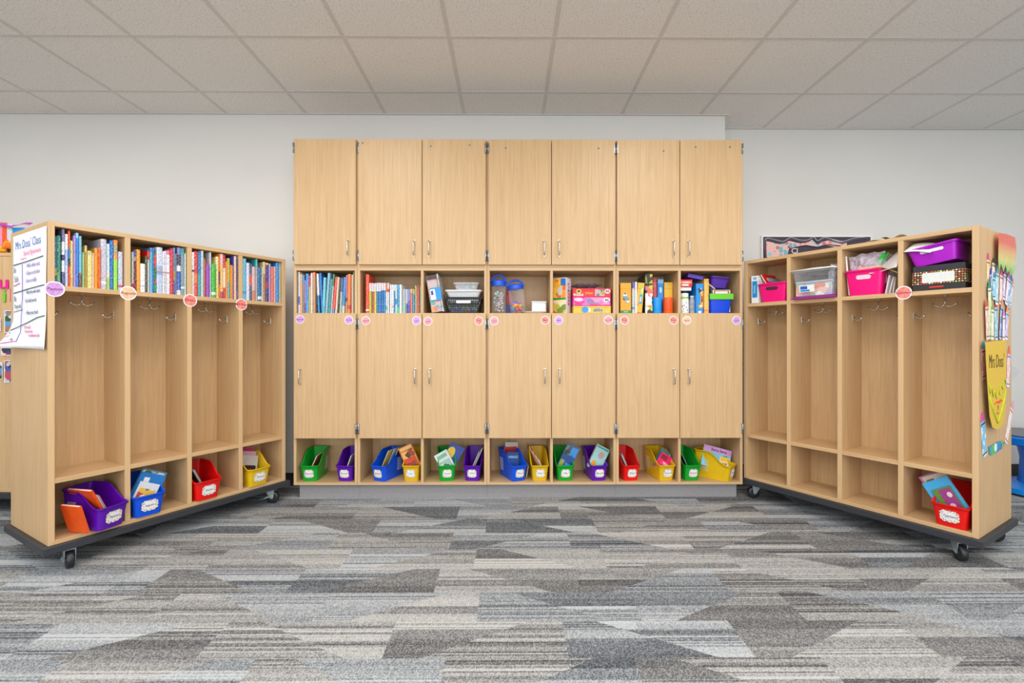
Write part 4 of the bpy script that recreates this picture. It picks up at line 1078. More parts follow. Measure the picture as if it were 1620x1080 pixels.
rb, _ = cut_outline('rainbow_sheet', 'glossy rainbow sheet, red top to green fringe, above the paper crayons', [(1580.5, 368), (1594, 370.5), (1606, 375.5), (1608, 392), (1606.5, 412), (1605, 428), (1601, 436), (1598.5, 424), (1594, 432), (1591, 418), (1588, 430), (1584, 416), (1581, 428), (1580, 412)], .022, .0015,
                  grad_mat([(.0, (60, 190, 80)), (.22, (120, 214, 90)), (.45, (226, 220, 120)), (.68, (240, 180, 100)), (.9, (240, 90, 60))], .21), 'decoration')
MB().box(-.02, .02, .002, .0205, -.02, .02, PAPER).build('backing_tab', rb)
bx, bc = cut_outline('paper_crayon_box', 'large mustard yellow paper crayon box with black hand lettering', [(1559.5, 541), (1591.5, 537.5), (1592, 580), (1591, 640), (1588.5, 667), (1584, 675), (1577.5, 679.5), (1570.5, 676), (1566.5, 660), (1563.5, 620), (1561, 580)], .024, .002, mat((222, 186, 64), .6, 0, 'card'), 'decoration')
MB().box(-.05, .05, .0025, .022, .0, .06, PAPER).build('backing_tab', bx)
def on_box(px, py, k=.0):
    q = pr(px, py, .024); return (q.x - bc.x, -.0012 - k, q.y - bc.y)
LIME = mat((190, 214, 30), .6, 0, 'print')
zz = [(1564, 606), (1566, 622), (1568, 612), (1571, 628), (1573, 618), (1576, 631), (1579, 617), (1581, 624), (1583, 608), (1586, 616), (1588, 598), (1590.5, 606)]
MB().tube([on_box(*q) for q in zz], .002, LIME, 4).build('zigzag', bx)
MB().tube([on_box(*q) for q in [(1564.5, 628), (1570, 648), (1578, 669), (1585, 645), (1591, 616)]], .004, LIME, 4).build('chevron', bx)
MB().tube([on_box(*q) for q in [(1572.5, 639), (1576, 635.5), (1580, 635), (1583, 633)]], [.002, .004, .006, .007], mat((236, 90, 20), .6, 0, 'print'), 5).build('smile_mark', bx)
q = on_box(1576.5, 572); text('lettering', "Mrs Doss'", .10, mat((90, 76, 36), .6, 0, 'ink'), bx, T(*q) @ UPRIGHT, sx=.6, shear=.05, bold=-.0012)
q = on_box(1578.5, 645); text('lettering', '24', .034, mat((200, 120, 30), .6, 0, 'ink'), bx, T(*q) @ UPRIGHT, sx=.8)
q = on_box(1578, 653); text('lettering', 'count', .022, mat((200, 120, 30), .6, 0, 'ink'), bx, T(*q) @ UPRIGHT, sx=.8)
pt, pc = cut_outline('paper_paint_tube', 'teal and green paper cut-out with white oval at the bottom', [(1564.5, 707), (1574, 701), (1583, 696.5), (1590, 698), (1588.5, 707), (1580, 713.5), (1568.5, 720), (1565.5, 718)], .003, .0008, blotch_material('paint_tube_print', [(40, 130, 190), (70, 190, 110), (50, 150, 200), (236, 150, 60)], 22), 'decoration')
q = pr(1575, 707.5, .003)
MB().prism([(q.x - pc.x + x * 1.0, q.y - pc.y + z) for x, z in disc(.022, 20)], .0004, WHITE, T(0, -.0006, 0)).build('white_oval', pt)

# ------------------------------------------------------------------ decorated board on the wall behind the right locker
bl, brr = P(1203, 373, Y_RECESS), P(1377, 371, Y_RECESS)
bw, bz1, bz0 = brr.x - bl.x, bl.z, bl.z - .62
board = thing('bulletin_board', 'dark scalloped bulletin board with pink floral panel on wall behind right locker', 'board', T(bl.x, Y_RECESS - .02, bz0))
bh = bz1 - bz0
MB().box(.01, bw - .01, .004, .019, .01, bh - .01, mat((70, 62, 78), .7, 0, 'chalk_paper')).build('panel', board)
for (x0, x1, z0, z1) in ((0, bw, 0, .012), (0, bw, bh - .012, bh), (0, .012, .012, bh - .012), (bw - .012, bw, .012, bh - .012)):
    MB().box(x0, x1, 0, .019, z0, z1, WHITE, bev=.001).build('frame', board)
def bo(px, py): 
    q = P(px, py, Y_RECESS - .02); return (q.x - bl.x, q.z - bz0)
fl = dots_material('pink_floral_print', (236, 190, 186), [(120, 180, 196), (206, 110, 120), (150, 200, 205), (226, 150, 150)], 26.0, .45)
up = [(1212, 381), (1221, 383), (1235, 386), (1248, 381), (1262, 384), (1275, 383.5), (1285, 379), (1293, 386), (1303, 382), (1320, 379), (1340, 384)]
lo = [(1340, 395), (1310, 388), (1294, 390), (1275, 388), (1262, 391), (1248, 394), (1246, 404), (1246, 420), (1214, 420), (1213, 400)]
MB().prism([(v.x, v.y) for v in curve_through([bo(*p) for p in up], 4) + [Vector(bo(*p)) for p in lo]], .0015, fl, T(0, .0015, 0)).build('floral_panel', board)
LINE = mat((226, 220, 226), .6, 0, 'chalk')
for dy, r, nm, m in ((0, .006, 'scallop_line', mat((96, 90, 104), .6, 0, 'chalk_grey')), (-2.6, .0022, 'scallop_line', LINE)):
    pts = [(1216, 424), (1211, 400), (1209, 384), (1214, 379 + dy), (1228, 382 + dy), (1240, 384 + dy), (1251, 378 + dy), (1265, 382 + dy), (1278, 382 + dy), (1287, 377 + dy), (1294, 383 + dy), (1304, 378 + dy), (1318, 381 + dy), (1334, 384 + dy), (1352, 379 + dy), (1372, 377 + dy)]
    MB().tube([(v.x, .001, v.y) for v in curve_through([bo(*p) for p in pts])], r, m, 5).build(nm, board)
MB().tube([(bo(*p)[0], .001, bo(*p)[1]) for p in [(1247, 389), (1250, 394), (1258, 391), (1275, 388), (1292, 391), (1310, 387), (1330, 389)]], .004, mat((50, 44, 56), .6, 0, 'chalk_dark'), 5).build('scallop_line', board)
q = bo(1257, 397); text('lettering', 'Cl', .062, LINE, board, T(q[0], -.0005, q[1]) @ UPRIGHT, bold=.001)

# ------------------------------------------------------------------ decorated rear locker at the far left
def rr(px, py, off=.002): return P(px, py, 3.06 - off)
def letter(s, px, py, size, c, label):
    q = rr(px, py)
    o = text('letter_' + s if False else 'wall_letter', s, size, mat(c, .5, 0, 'card'), None, T(q.x, 3.06 - .002, q.z) @ UPRIGHT, bold=.0015, sx=1.25)
    o.data.extrude = .0015
    tag(o, label, 'letter', 'coloured card letters on the rear locker')
letter('u', 5.5, 447, .125, (236, 20, 150), 'hot pink letter u on the rear locker')
letter('i', 6.5, 468, .125, (130, 200, 40), 'lime green letter i on the rear locker')
letter('l', 18.5, 468, .125, (226, 20, 120), 'hot pink letter l on the rear locker, beside the poster')
PH1, PH2, PH3 = blotch_material('snapshot_green', [(40, 90, 60), (190, 214, 240), (60, 60, 70), (170, 120, 90), (90, 150, 200)], 34), blotch_material('snapshot_red', [(210, 40, 60), (90, 60, 110), (240, 190, 200), (50, 50, 80)], 40), blotch_material('snapshot_blue', [(60, 90, 170), (40, 50, 80), (200, 190, 200), (180, 80, 90)], 34)
for x0, x1, y0, y1, m, lab in ((7, 21, 491, 526, PH1, 'upright snapshot of people among trees below the letters'), (-8, 1.5, 503, 523, PH3, 'blue snapshot at the picture edge below the green letter'), (3, 20, 538, 549, PH3, 'small purple-blue snapshot under the curled poster corner'),
        (1.5, 22, 549.5, 562, PH2, 'red snapshot on the rear locker below the poster'), (6.5, 22, 570, 605, PH3, 'lowest upright snapshot on the rear locker'), (-10, 4, 573, 600, PH1, 'blue-green snapshot left of the lowest one')):
    a, b = rr(x0, y1), rr(x1, y0)
    root = thing('snapshot', lab, 'photo', T(a.x, 3.058, a.z), 'snapshots taped to the rear locker')
    MB().box(0, b.x - a.x, 0, .0006, 0, b.z - a.z, PAPER).build('print_paper', root)
    MB().box(.004, b.x - a.x - .004, -.0004, -.0001, .004, b.z - a.z - .004, m).build('picture', root)
# things lying on top of it
tz = L_Z1 + .001
g0, g1 = P(-14, 395, 3.12), P(44, 395, 3.12)
root = thing('gift_bag', 'shiny purple, orange and blue bag on top of rear locker', 'bag', T(0, 0, 0))
def pt(px, py, y): return P(px, py, y)
m = MB()
for (x0, x1, y0, y1, c) in ((-12, 3, 352, 401, (240, 150, 190)), (3.2, 10.5, 352, 392, (236, 90, 40)), (10.7, 19, 354, 400, (214, 214, 226)), (19.2, 38, 360, 400, (40, 150, 220))):
    a, b = pt(x0, y1, 3.2), pt(x1, y0, 3.2)
    MB().box(a.x, b.x, 3.2, 3.206, max(tz, a.z), b.z, mat(c, .25, 0, 'foil'), bev=.0015).build('foil_panel', root)
a, b = pt(-12, 356, 3.2), pt(50, 357, 3.2)
MB().sheet(12, 2, lambda u, v: (a.x + (b.x - a.x) * u, 3.18 + .03 * v, a.z - .008 + .02 * v + .01 * math.sin(u * 9)), mat((190, 70, 200), .25, 0, 'foil')).build('top_fold', root, solid=.001)
MB().box(pt(-12, 400, 3.2).x, pt(38, 400, 3.2).x, 3.19, 3.26, tz, tz + .004, mat((214, 214, 226), .3, 0, 'foil')).build('bag_base', root)
q = P(7, 393, 3.10)
leo = thing('plush_toy', 'yellow and black spotted plush toy lying on the rear locker', 'toy', T(q.x - .03, 3.12, tz))
SPOT = blotch_material('leopard_plush', [(236, 180, 40), (236, 190, 60), (30, 26, 24), (226, 120, 40)], 40, .9)
def ball(rx, ry, rz, m, M): return MB().lathe([(math.sin(R(a)), -math.cos(R(a))) for a in (4, 25, 50, 75, 100, 125, 150, 176)], m, 14, M @ Matrix.Diagonal((rx, ry, rz, 1)))
ball(.07, .045, .030, SPOT, T(-.02, 0, .030)).build('body', leo)
hd = ball(.036, .034, .032, SPOT, T(.055, -.01, .054)).build('head', leo)
for s in (-1, 1): ball(.010, .008, .012, mat((226, 120, 40), .9), T(.055 + s * .024, -.008, .086)).build('ear', hd)
for s in (-1, 1): ball(.014, .034, .012, SPOT, T(.02 + s * .03, -.04, .013)).build('paw', leo)
MB().tube([(-.085, .01, .03), (-.12, .0, .02), (-.14, -.02, .02)], [.010, .009, .008], SPOT, 8).build('tail', leo)

# ------------------------------------------------------------------ blue plastic table at the far right
BT = (10, 122, 226)
tp = P(1640, 700, 3.45)
tbl = thing('activity_table', 'bright blue plastic pedestal table at the right, half hidden by the locker', 'table', T(tp.x, 3.42, 0))
MB().lathe([(.27, .0), (.285, .008), (.285, .052), (.27, .062), (.20, .066)], plastic(BT), 32, T(0, 0, .365)).build('tabletop', tbl, sharp=40)
MB().lathe([(.262, 0), (.262, .004), (.2, .005)], mat((120, 126, 132), .5, 0, 'grey_play_surface'), 32, T(0, 0, .432)).build('play_surface', tbl, sharp=40)
MB().lathe([(.13, .05), (.115, .12), (.11, .25), (.13, .365)], plastic(BT), 24).build('pedestal', tbl, sharp=40)
MB().lathe([(.25, .012), (.27, .016), (.265, .05), (.13, .075)], plastic((20, 140, 236)), 32).build('base', tbl, sharp=40)
MB().lathe([(.255, 0), (.262, .003), (.262, .013), (.25, .0135)], BLACK, 32).build('rubber_foot', tbl, sharp=40)
sp = P(1611, 588, Y_RECESS)
m = MB().prism([(-.05, -.06), (.035, .0), (-.05, .05)], .002, clear_material('thin_clear_sleeve', opacity=.14))
o = m.build('plastic_sleeve'); o.matrix_world = T(sp.x - .01, Y_RECESS - .003, sp.z)
tag(o, 'clear plastic corner sleeve stuck to the wall right of the right locker', 'sleeve')
# ------------------------------------------------------------------ tubs, boxes, bags: helpers
def cub(px, py, d=.02): return on_plane(M_C, 1, d, px, py)
def at_c(px, d=.02, z=None): return M_C @ T(cub(px, 470, d).x, d, (Z_CUBBY if z is None else z) + .001)
def tub(M, w, d, h, m, name, label, cat, group=None, hole=None, hole_w=.4, lid=None, parent_z=0):
    root = thing(name, label, cat, M, group)
    bin_mesh(w, d, h, h - .0005, m).build('tub_body', root, sharp=40, solid=.0026)
    if hole:
        ang = math.degrees(math.atan2(.02, h))
        MB().prism(rrect(-w * hole_w / 2, w * hole_w / 2, -h * .085, h * .085, h * .08), .0005, hole, T(0, .0045, h * .72) @ RX(ang) @ T(0, -.003, 0)).build('handle_slot', root)
    return root
def game_box(M, sx, sy, sz, c, label, prints=(), words=(), side=None, name='game_box', group='games and boxes in the cabinet cubbies', split=None, cat='box'):
    root = thing(name, label, cat, M, group)
    s = split if split else sz * .8
    m = mat(c, .35, 0, 'carton')
    MB().box(-sx / 2, sx / 2, 0, sy, s + .0004, sz, m, bev=.001).build('lid', root)
    MB().box(-sx / 2 + .0008, sx / 2 - .0008, .0008, sy - .0008, 0, s, mat(side or c, .35, 0, 'carton'), bev=.001).build('box_body', root)
    for k, p in enumerate(prints):
        x0, z0, x1, z1, pc = p[:5]
        pm = pc if not isinstance(pc, tuple) else mat(pc, .35, 0, 'print')
        X0, X1, Z0, Z1 = -sx / 2 + x0 * sx, -sx / 2 + x1 * sx, z0 * sz, z1 * sz
        if len(p) > 5 and p[5] == 'star':
            pts = [((X0 + X1) / 2 + (X1 - X0) / 2 * math.cos(2 * math.pi * i / 20) * (1 if i % 2 else .78), (Z0 + Z1) / 2 + (Z1 - Z0) / 2 * math.sin(2 * math.pi * i / 20) * (1 if i % 2 else .78)) for i in range(20)]
        elif len(p) > 5: pts = [((X0 + X1) / 2 + u * (X1 - X0) / 2, (Z0 + Z1) / 2 + v * (Z1 - Z0) / 2) for u, v in disc(1, 18)]
        else: pts = rrect(X0, X1, Z0, Z1, min(X1 - X0, Z1 - Z0) * .1, 2)
        MB().prism(pts, .0004, pm, T(0, -.0004 - .0002 * k, 0)).build('printed_panel', root)
    for s_, x, z, size, tc, rot in words:
        text('lettering', s_, size, mat(tc, .4, 0, 'ink'), root, T(-sx / 2 + x * sx, -.0006 - .0002 * len(prints), z * sz) @ RY(rot) @ UPRIGHT, bold=.0007)
    return root
def crinkled(M, sx, sy, sz, seed, m, name, label, cat='bag', group=None):
    """loose plastic bag: a pillow of film with creases"""
    rn = random.Random(seed); mb = MB(); i = mb.mi(m); N = 16
    for side in (-1, 1):
        g = []
        for k in range(N + 1):
            row = []
            for j in range(N + 1):
                u, v = j / N * 2 - 1, k / N * 2 - 1
                puff = max(0, 1 - abs(u) ** 3) * max(0, 1 - abs(v) ** 3)
                nz = mnoise.noise(Vector((u * 2.3 + seed, v * 2.3, side * 3.1 + seed))) + .5 * mnoise.noise(Vector((u * 6 + seed, v * 6, side)))
                row.append(mb.bm.verts.new((u * sx / 2 * (1 + .08 * nz), side * sy / 2 * puff * (.7 + .7 * nz), (v + 1) * sz / 2 * (1 + .12 * mnoise.noise(Vector((u * 2, seed, 7)))))))
            g.append(row)
        for k in range(N):
            for j in range(N):
                f = mb.bm.faces.new((g[k][j], g[k][j + 1], g[k + 1][j + 1], g[k + 1][j])); f.material_index = i
    o = mb.build(name); o.matrix_world = M
    return tag(o, label, cat, group)
def grains(parent_label, M, x, y, z0, z1, r, n, cols, seed, rnd_shape=True):
    rn = random.Random(seed); mb = MB(); ms = [mat(c, .35, 0, 'counter') for c in cols]
    for k in range(n):
        px, py, pz = rn.uniform(-x, x), rn.uniform(-y, y), rn.uniform(z0, z1)
        if rnd_shape == 'round' and math.hypot(px / x, py / y) > 1: px *= .7; py *= .7
        q = T(px, py, pz) @ RX(rn.uniform(0, 180)) @ RY(rn.uniform(0, 180))
        mb.lathe([(r * .5, -r * .85), (r, -r * .2), (r, r * .3), (r * .4, r * .9)], rn.choice(ms), 7, q)
    o = mb.build('loose_counters'); o.matrix_world = M
    return tag(o, parent_label, 'counters', None, 'stuff')
COLS = [(230, 60, 50), (40, 110, 220), (250, 200, 40), (50, 170, 80), (240, 130, 40), (226, 90, 150)]

# ------------------------------------------------------------------ third cubby: clear case, lattice basket, white tubs
roll = -9.5
cs = M_C @ T(cub(693, 470, .015).x - .004, .015, Z_CUBBY + .0005 + .075 / 2 * math.sin(R(9.5))) @ RY(roll)
case = thing('letter_case', 'clear plastic case of coloured letters with blue card, leaning on cubby side', 'case', cs)
MB().box(-.042, .036, 0, .20, 0, .265, CLEAR, bev=.004).build('case_shell', case)
MB().box(.0365, .0465, -.003, .203, -.002, .270, clear_material('white_clip_lid', (240, 242, 246), .6), bev=.003).build('clip_lid', case)
MB().box(-.039, .033, .006, .195, .004, .235, blotch_material('letter_tiles', [(226, 110, 100), (120, 150, 200), (240, 160, 70), (190, 160, 190), (90, 170, 160), (200, 180, 180)], 34)).build('letter_tiles', case)
lbl = MB().box(-.030, .0470, -.0045, -.0032, .085, .175, mat((20, 150, 230), .4, 0, 'card')).build('blue_card', case)
MB().box(-.028, .008, -.0052, -.0047, .09, .165, WHITE).build('white_panel', case)
MB().box(-.022, -.006, -.0058, -.0054, .125, .155, mat((40, 50, 160), .4, 0, 'print')).build('blue_print', case)
LATT = NT('black_lattice_plastic')
vv = LATT.n('ShaderNodeTexVoronoi'); vv.inputs['Scale'].default_value = 1.0; vv.inputs['Randomness'].default_value = 0.12
LATT.l(LATT.coord('Object', (78, 78, 78)), vv.inputs['Vector'])
sp_ = LATT.n('ShaderNodeSeparateColor'); LATT.l(vv.outputs['Color'], sp_.inputs[0])
zsep = LATT.n('ShaderNodeSeparateXYZ'); LATT.l(LATT.coord('Object'), zsep.inputs[0])
low = LATT.math('LESS_THAN', zsep.outputs[2], .055)
pal = LATT.ramp(sp_.outputs[0], [(i / 6, rgb(c)) for i, c in enumerate([(60, 130, 90), (60, 80, 170), (130, 170, 60), (110, 100, 120), (160, 70, 80), (70, 130, 150)])], 'CONSTANT')
LATT.base(LATT.mix(LATT.math('LESS_THAN', vv.outputs['Distance'], .36), rgb((34, 36, 42)), LATT.mix(low, rgb((176, 178, 182)), pal)), .4)
tub(at_c(733, .02), .252, .20, .112, LATT.m, 'lattice_basket', 'black lattice basket of coloured bits under white tub', 'basket', None, WHITE, .42)
zt = Z_CUBBY + .118
wt = tub(M_C @ T(cub(733, 470, .02).x, .018, zt), .25, .20, .046, mat((236, 238, 240), .4, 0, 'white_plastic'), 'plastic_tub', 'shallow white plastic tub resting on the black lattice basket', 'tub', 'plastic tubs on the lattice basket')
MB().box(-.118, .118, .006, .194, .036, .040, PAPER, bev=.002).build('folded_paper', wt)
ct = tub(M_C @ T(cub(737, 470, .04).x, .055, zt + .0525), .175, .14, .05, CLOUDY, 'plastic_tub', 'small cloudy tub with teal contents on top of the white tub', 'tub', 'plastic tubs on the lattice basket')
MB().box(-.05, .05, .025, .11, .004, .03, blotch_material('teal_bits', [(60, 190, 190), (190, 150, 180), (120, 200, 200)], 40)).build('teal_contents', ct)

# ------------------------------------------------------------------ fourth cubby: jars, white dish
JB = (14, 84, 216)
def jar(M, r, h, label, cols, n, fill, seed, rr_):
    root = thing('carry_jar', label, 'jar', M, 'clear jars with blue carry lids')
    MB().lathe([(r * .92, .002), (r, .010), (r, h * .72), (r * .96, h * .76), (r * .96, h * .78)], CLEAR, 24, None, True, False).build('jar_body', root, sharp=50)
    l = MB().lathe([(r * .98, h * .75), (r * 1.03, h * .76), (r * 1.03, h * .88), (r * .9, h * .905), (r * .3, h * .91)], plastic(JB), 24).build('screw_lid', root, sharp=40)
    m = MB(); pts = [(-r * .98, 0, h * .83)]
    for k in range(11):
        a = math.pi - math.pi * k / 10; pts.append((r * 1.0 * math.cos(a), 0, h * .88 + h * .17 * math.sin(a)))
    pts.append((r * .98, 0, h * .83))
    m.tube(pts, .0075, plastic(JB), 8)
    m.build('carry_handle', root)
    grains(label.split(' with ')[-1].split(' in ')[0] + ' seen through the clear jar wall', M, r * .62, r * .62, .018, h * fill, rr_, n, cols, seed)
    return root
jar(at_c(789, .072), .051, .262, 'tall clear jar under blue lid with small pale counters', [(200, 190, 186), (190, 200, 206), (206, 176, 170), (180, 196, 190)], 110, .6, 3, .0085)
jr = M_C @ T(cub(819, 470, .07).x + .004, .075, Z_CUBBY + .005) @ RY(-6)
jar(jr, .055, .225, 'leaning clear jar under blue lid with chunky coloured counters', COLS, 42, .34, 7, .0135)
game_box(at_c(806, .20), .05, .05, .19, (200, 40, 50), 'narrow red and blue box standing behind the two jars', ((0, 0, 1, .4, (40, 80, 170)),), cat='box')
tray = MB()
tray.lathe([(.075, .0), (.092, .006), (.10, .014), (.096, .015), (.088, .010), (.02, .008)], mat((244, 244, 242), .3, 0, 'white_plastic'), 28)
q = cub(847, 470, .11).x
o = tray.build('white_dish', sharp=50); o.matrix_world = M_C @ T(q - .001, .118, Z_CUBBY + .001)
tag(o, 'round white dish lying on the shelf beside the jars', 'dish')
wc = thing('white_container', 'white square lidded container standing in the white dish', 'container', M_C @ T(cub(852.5, 470, .10).x, .075, Z_CUBBY + .0105))
MB().box(-.052, .052, 0, .085, .0, .068, mat((236, 238, 242), .35, 0, 'white_plastic'), bev=.004).build('container_body', wc)
MB().box(-.0555, .0555, -.0035, .0885, .0684, .079, mat((246, 246, 248), .35, 0, 'white_plastic'), bev=.003).build('lid', wc)

# ------------------------------------------------------------------ fifth cubby: games
GP = blotch_material('meadow_print', [(240, 150, 30), (236, 170, 50), (226, 110, 40), (240, 190, 70)], 22)
GP2 = blotch_material('field_print', [(180, 190, 70), (210, 90, 40), (230, 190, 90), (120, 150, 60), (240, 220, 180)], 24)
gb = game_box(at_c(885, .055) @ RZ(-32), .105, .085, .255, (238, 232, 236), 'upright orange and green game box with white side', ((.02, .42, .98, .99, GP), (.02, .01, .98, .4, GP2), (.02, .38, .98, .44, (40, 150, 60)), (.35, .5, .75, .75, (206, 200, 196), 1), (.6, .78, .98, .98, (30, 110, 200))), split=.2)
for k in range(7):
    MB().box(.0528, .0530, .030 + .006 * (k % 2), .052, .06 + .024 * k, .076 + .024 * k, mat([(214, 80, 150), (110, 90, 170), (226, 120, 90)][k % 3], .4, 0, 'print')).build('side_print', gb)
zb = Z_CUBBY + .0008
xb_ = cub(936.5, 470, .015).x
SB = M_C @ T(xb_, .012, 0)
game_box(SB @ T(.001, 0, zb), .268, .20, .05, (226, 190, 50), 'yellow game box at the bottom of the stack', ((.22, .05, .40, .95, (40, 150, 220), 1), (.40, .1, .46, .8, (220, 226, 230), 1)), (('abby', .66, .45, .036, (30, 130, 200), 0), ('2+', .9, .2, .018, (200, 226, 200), 0)))
game_box(SB @ T(0, .001, zb + .0512), .266, .20, .0625, (232, 60, 160), 'pink puzzle box in the middle of the stack', ((.01, .05, .98, .95, blotch_material('pink_puzzle', [(236, 60, 160), (226, 110, 190), (240, 40, 130), (240, 150, 190)], 30)), (.03, .5, .27, .92, (246, 200, 226), 1), (.8, .38, .99, .98, (244, 240, 244), 'star')), (('46', .895, .66, .03, (60, 50, 110), 0), ('Spin', .44, .7, .03, (60, 150, 200), 0), ('Dance', .52, .34, .03, (50, 160, 190), 0)))
game_box(SB @ T(.0, .002, zb + .1145), .268, .20, .061, (222, 24, 34), 'red puzzle box on top of the stack', ((.58, .1, .84, .9, blotch_material('animal_print', [(190, 150, 60), (110, 110, 130), (230, 190, 90), (190, 170, 170)], 44)), (.08, .42, .22, .92, (236, 190, 50), 1), (.11, .55, .19, .8, (60, 20, 20), 1), (.83, .36, .995, .96, (244, 240, 244), 'star')), (('46', .912, .66, .03, (110, 30, 60), 0), ('PUZZLE', .14, .24, .02, (246, 240, 236), 0), ('jigsaw', .42, .45, .022, (240, 160, 40), 0)))
crinkled(M_C @ T(cub(930, 470, .05).x, .03, zb + .203) @ RZ(4) @ RX(-90), .20, .045, .15, 4, clear_material('dark_film', (120, 116, 140), .5, .12), 'plastic_bag', 'crumpled clear bag on top of the red puzzle box')

# ------------------------------------------------------------------ sixth cubby
ZEB = blotch_material('zebra_print', [(240, 236, 226), (40, 40, 40), (230, 170, 40), (120, 150, 160)], 60)
game_box(at_c(990, .02), .078, .17, .215, (240, 162, 20), 'orange box with zebra print and green base', ((.2, .42, .62, .68, ZEB, 1), (.45, .32, .85, .52, ZEB, 1), (0, 0, 1, .09, (20, 130, 60))), ((' animals ', .5, .045, .012, (170, 220, 180), 0),), side=(240, 162, 20))
def upbook(px0, px1, py, c, label, acc=(), lean=0, d=.02, dep=.18):
    a, b = cub(px0, 470, d).x, cub(px1, 470, d).x
    h = cub((px0 + px1) / 2, py, d).z - Z_CUBBY
    o = book_mesh(b - a - .0004, dep, h, c, list(acc), 'book')
    o.matrix_world = M_C @ T((a + b) / 2 - math.tan(R(lean)) * h / 2, d, Z_CUBBY + .0006 + abs(math.sin(R(lean))) * (b - a) / 2) @ RY(lean)
    return tag(o, label, 'book', 'books among the games in the cabinet cubbies')
upbook(1000, 1004.2, 446, (206, 200, 200), 'grey-white slim book with navy top beside the orange zebra box', [(.12, (90, 160, 190)), (.2, (206, 200, 200)), (.8, (60, 70, 150))])
upbook(1004.6, 1008.0, 446, (240, 238, 236), 'plain white slim book left of the leaning yellow box')
yb = M_C @ T(cub(1012.4, 470, .02).x - .008, .02, Z_CUBBY + .004) @ RY(5)
game_box(yb, .047, .17, .214, (238, 176, 50), 'yellow game box leaning right with blue and green side panels', ((.55, .55, .9, .92, (150, 210, 80)), (.4, .3, .8, .6, (40, 150, 200)), (.2, .25, .35, .31, (220, 60, 40), 1)), (('learn', .72, .73, .016, (240, 250, 240), 90), ('count', .6, .45, .016, (240, 250, 255), 90)))
BWP = blotch_material('black_white_print', [(30, 30, 32), (240, 238, 236), (34, 34, 36), (226, 220, 216), (40, 40, 40), (190, 200, 60), (230, 110, 100)], 38)
game_box(at_c(1026.5, .02), .052, .2, .278, (40, 38, 38), 'tall black box printed with white spots and animals', ((.0, .0, 1, .75, BWP), (.0, .76, 1, 1, blotch_material('jungle_print', [(190, 170, 40), (40, 40, 30), (220, 130, 40), (120, 140, 50)], 40)), (.05, .2, .9, .42, (236, 232, 232))), side=(60, 52, 30))
upbook(1032.2, 1040.4, 440.5, (120, 100, 180), 'red and lilac book behind the blue cup', [(.45, (214, 34, 46)), (.75, (226, 90, 80)), (.9, (210, 30, 40))], d=.11, dep=.15)
game_box(at_c(1045, .09), .042, .16, .25, (30, 140, 226), 'blue box behind the two cups', ((.0, .88, 1, 1, (120, 180, 226)), (.35, .6, .7, .78, (206, 226, 240), 1)))
game_box(at_c(1057.5, .10), .063, .16, .23, (236, 186, 56), 'yellow box with small black drawings behind the orange cup', ((.2, .1, .8, .45, blotch_material('ink_drawing', [(236, 186, 56), (236, 186, 56), (60, 60, 80)], 60)),))
def cup(M, r, h, c, label):
    root = thing('tumbler', label, 'cup', M, 'upturned plastic tumblers')
    MB().lathe([(r * .94, 0), (r, .004), (r, h * .86), (r * .96, h * .95), (r * .86, h), (r * .3, h)], plastic(c), 28).build('cup_wall', root, sharp=50)
    MB().lathe([(r * 1.015, .004), (r * 1.03, .008), (r * 1.015, .012)], plastic(c), 28, None, False, False).build('rim_band', root)
    for k in range(5):
        MB().lathe([(r * 1.001, h * (.3 + .1 * k)), (r * 1.012, h * (.31 + .1 * k)), (r * 1.001, h * (.32 + .1 * k))], plastic(c), 28, None, False, False).build('moulded_ring', root)
cup(at_c(1039, .042), .033, .112, (0, 150, 244), 'bright blue upturned tumbler')
cup(at_c(1056.5, .042), .034, .112, (250, 84, 0), 'bright orange upturned tumbler')

# ------------------------------------------------------------------ seventh cubby
z7 = Z_CUBBY + .001
bt = thing('squeeze_bottle', 'white bottle with green ring and printed flowers', 'bottle', at_c(1082.6, .05), None)
MB().lathe([(.028, 0), (.031, .006), (.031, .098), (.028, .104)], dots_material('flower_print', (236, 238, 240), [(60, 160, 70), (214, 60, 130), (40, 50, 90), (236, 238, 240)], 62.0, .3), 22).build('bottle_body', bt, sharp=50)
MB().lathe([(.029, .1045), (.030, .106), (.030, .113), (.028, .115)], plastic((140, 200, 40)), 22).build('green_ring', bt, sharp=50)
MB().lathe([(.0285, .1155), (.0285, .140), (.025, .144)], plastic((232, 234, 236)), 22).build('cap', bt, sharp=50)
cb = thing('clear_bottle', 'cloudy clear bottle beside the white flower bottle', 'bottle', at_c(1094.5, .075), None)
MB().lathe([(.018, 0), (.020, .005), (.019, .09), (.013, .115)], CLOUDY, 18).build('bottle_body', cb, sharp=50)
MB().lathe([(.0135, .1155), (.0135, .128)], plastic((230, 232, 234)), 14).build('cap', cb)
cr = M_C @ T(cub(1085, 470, .03).x, .075, z7)
game_box(M_C @ T(cub(1085.6, 470, .05).x, .105, z7), .075, .09, .150, (110, 70, 50), 'brown box behind the bottles carrying the red box', side=(90, 60, 50))
game_box(M_C @ T(cub(1085.8, 470, .03).x, .045, z7 + .1635), .086, .17, .026, (236, 234, 232), 'flat white carton under the red box', ())
game_box(M_C @ T(cub(1086, 470, .03).x, .035, z7 + .1905), .088, .18, .05, (220, 30, 26), 'red box with cream lettering on the white carton', ((.04, .45, .96, .8, (240, 130, 110)), (.15, .12, .7, .36, (240, 240, 226))), (('crackers', .5, .62, .014, (250, 240, 230), 0),))
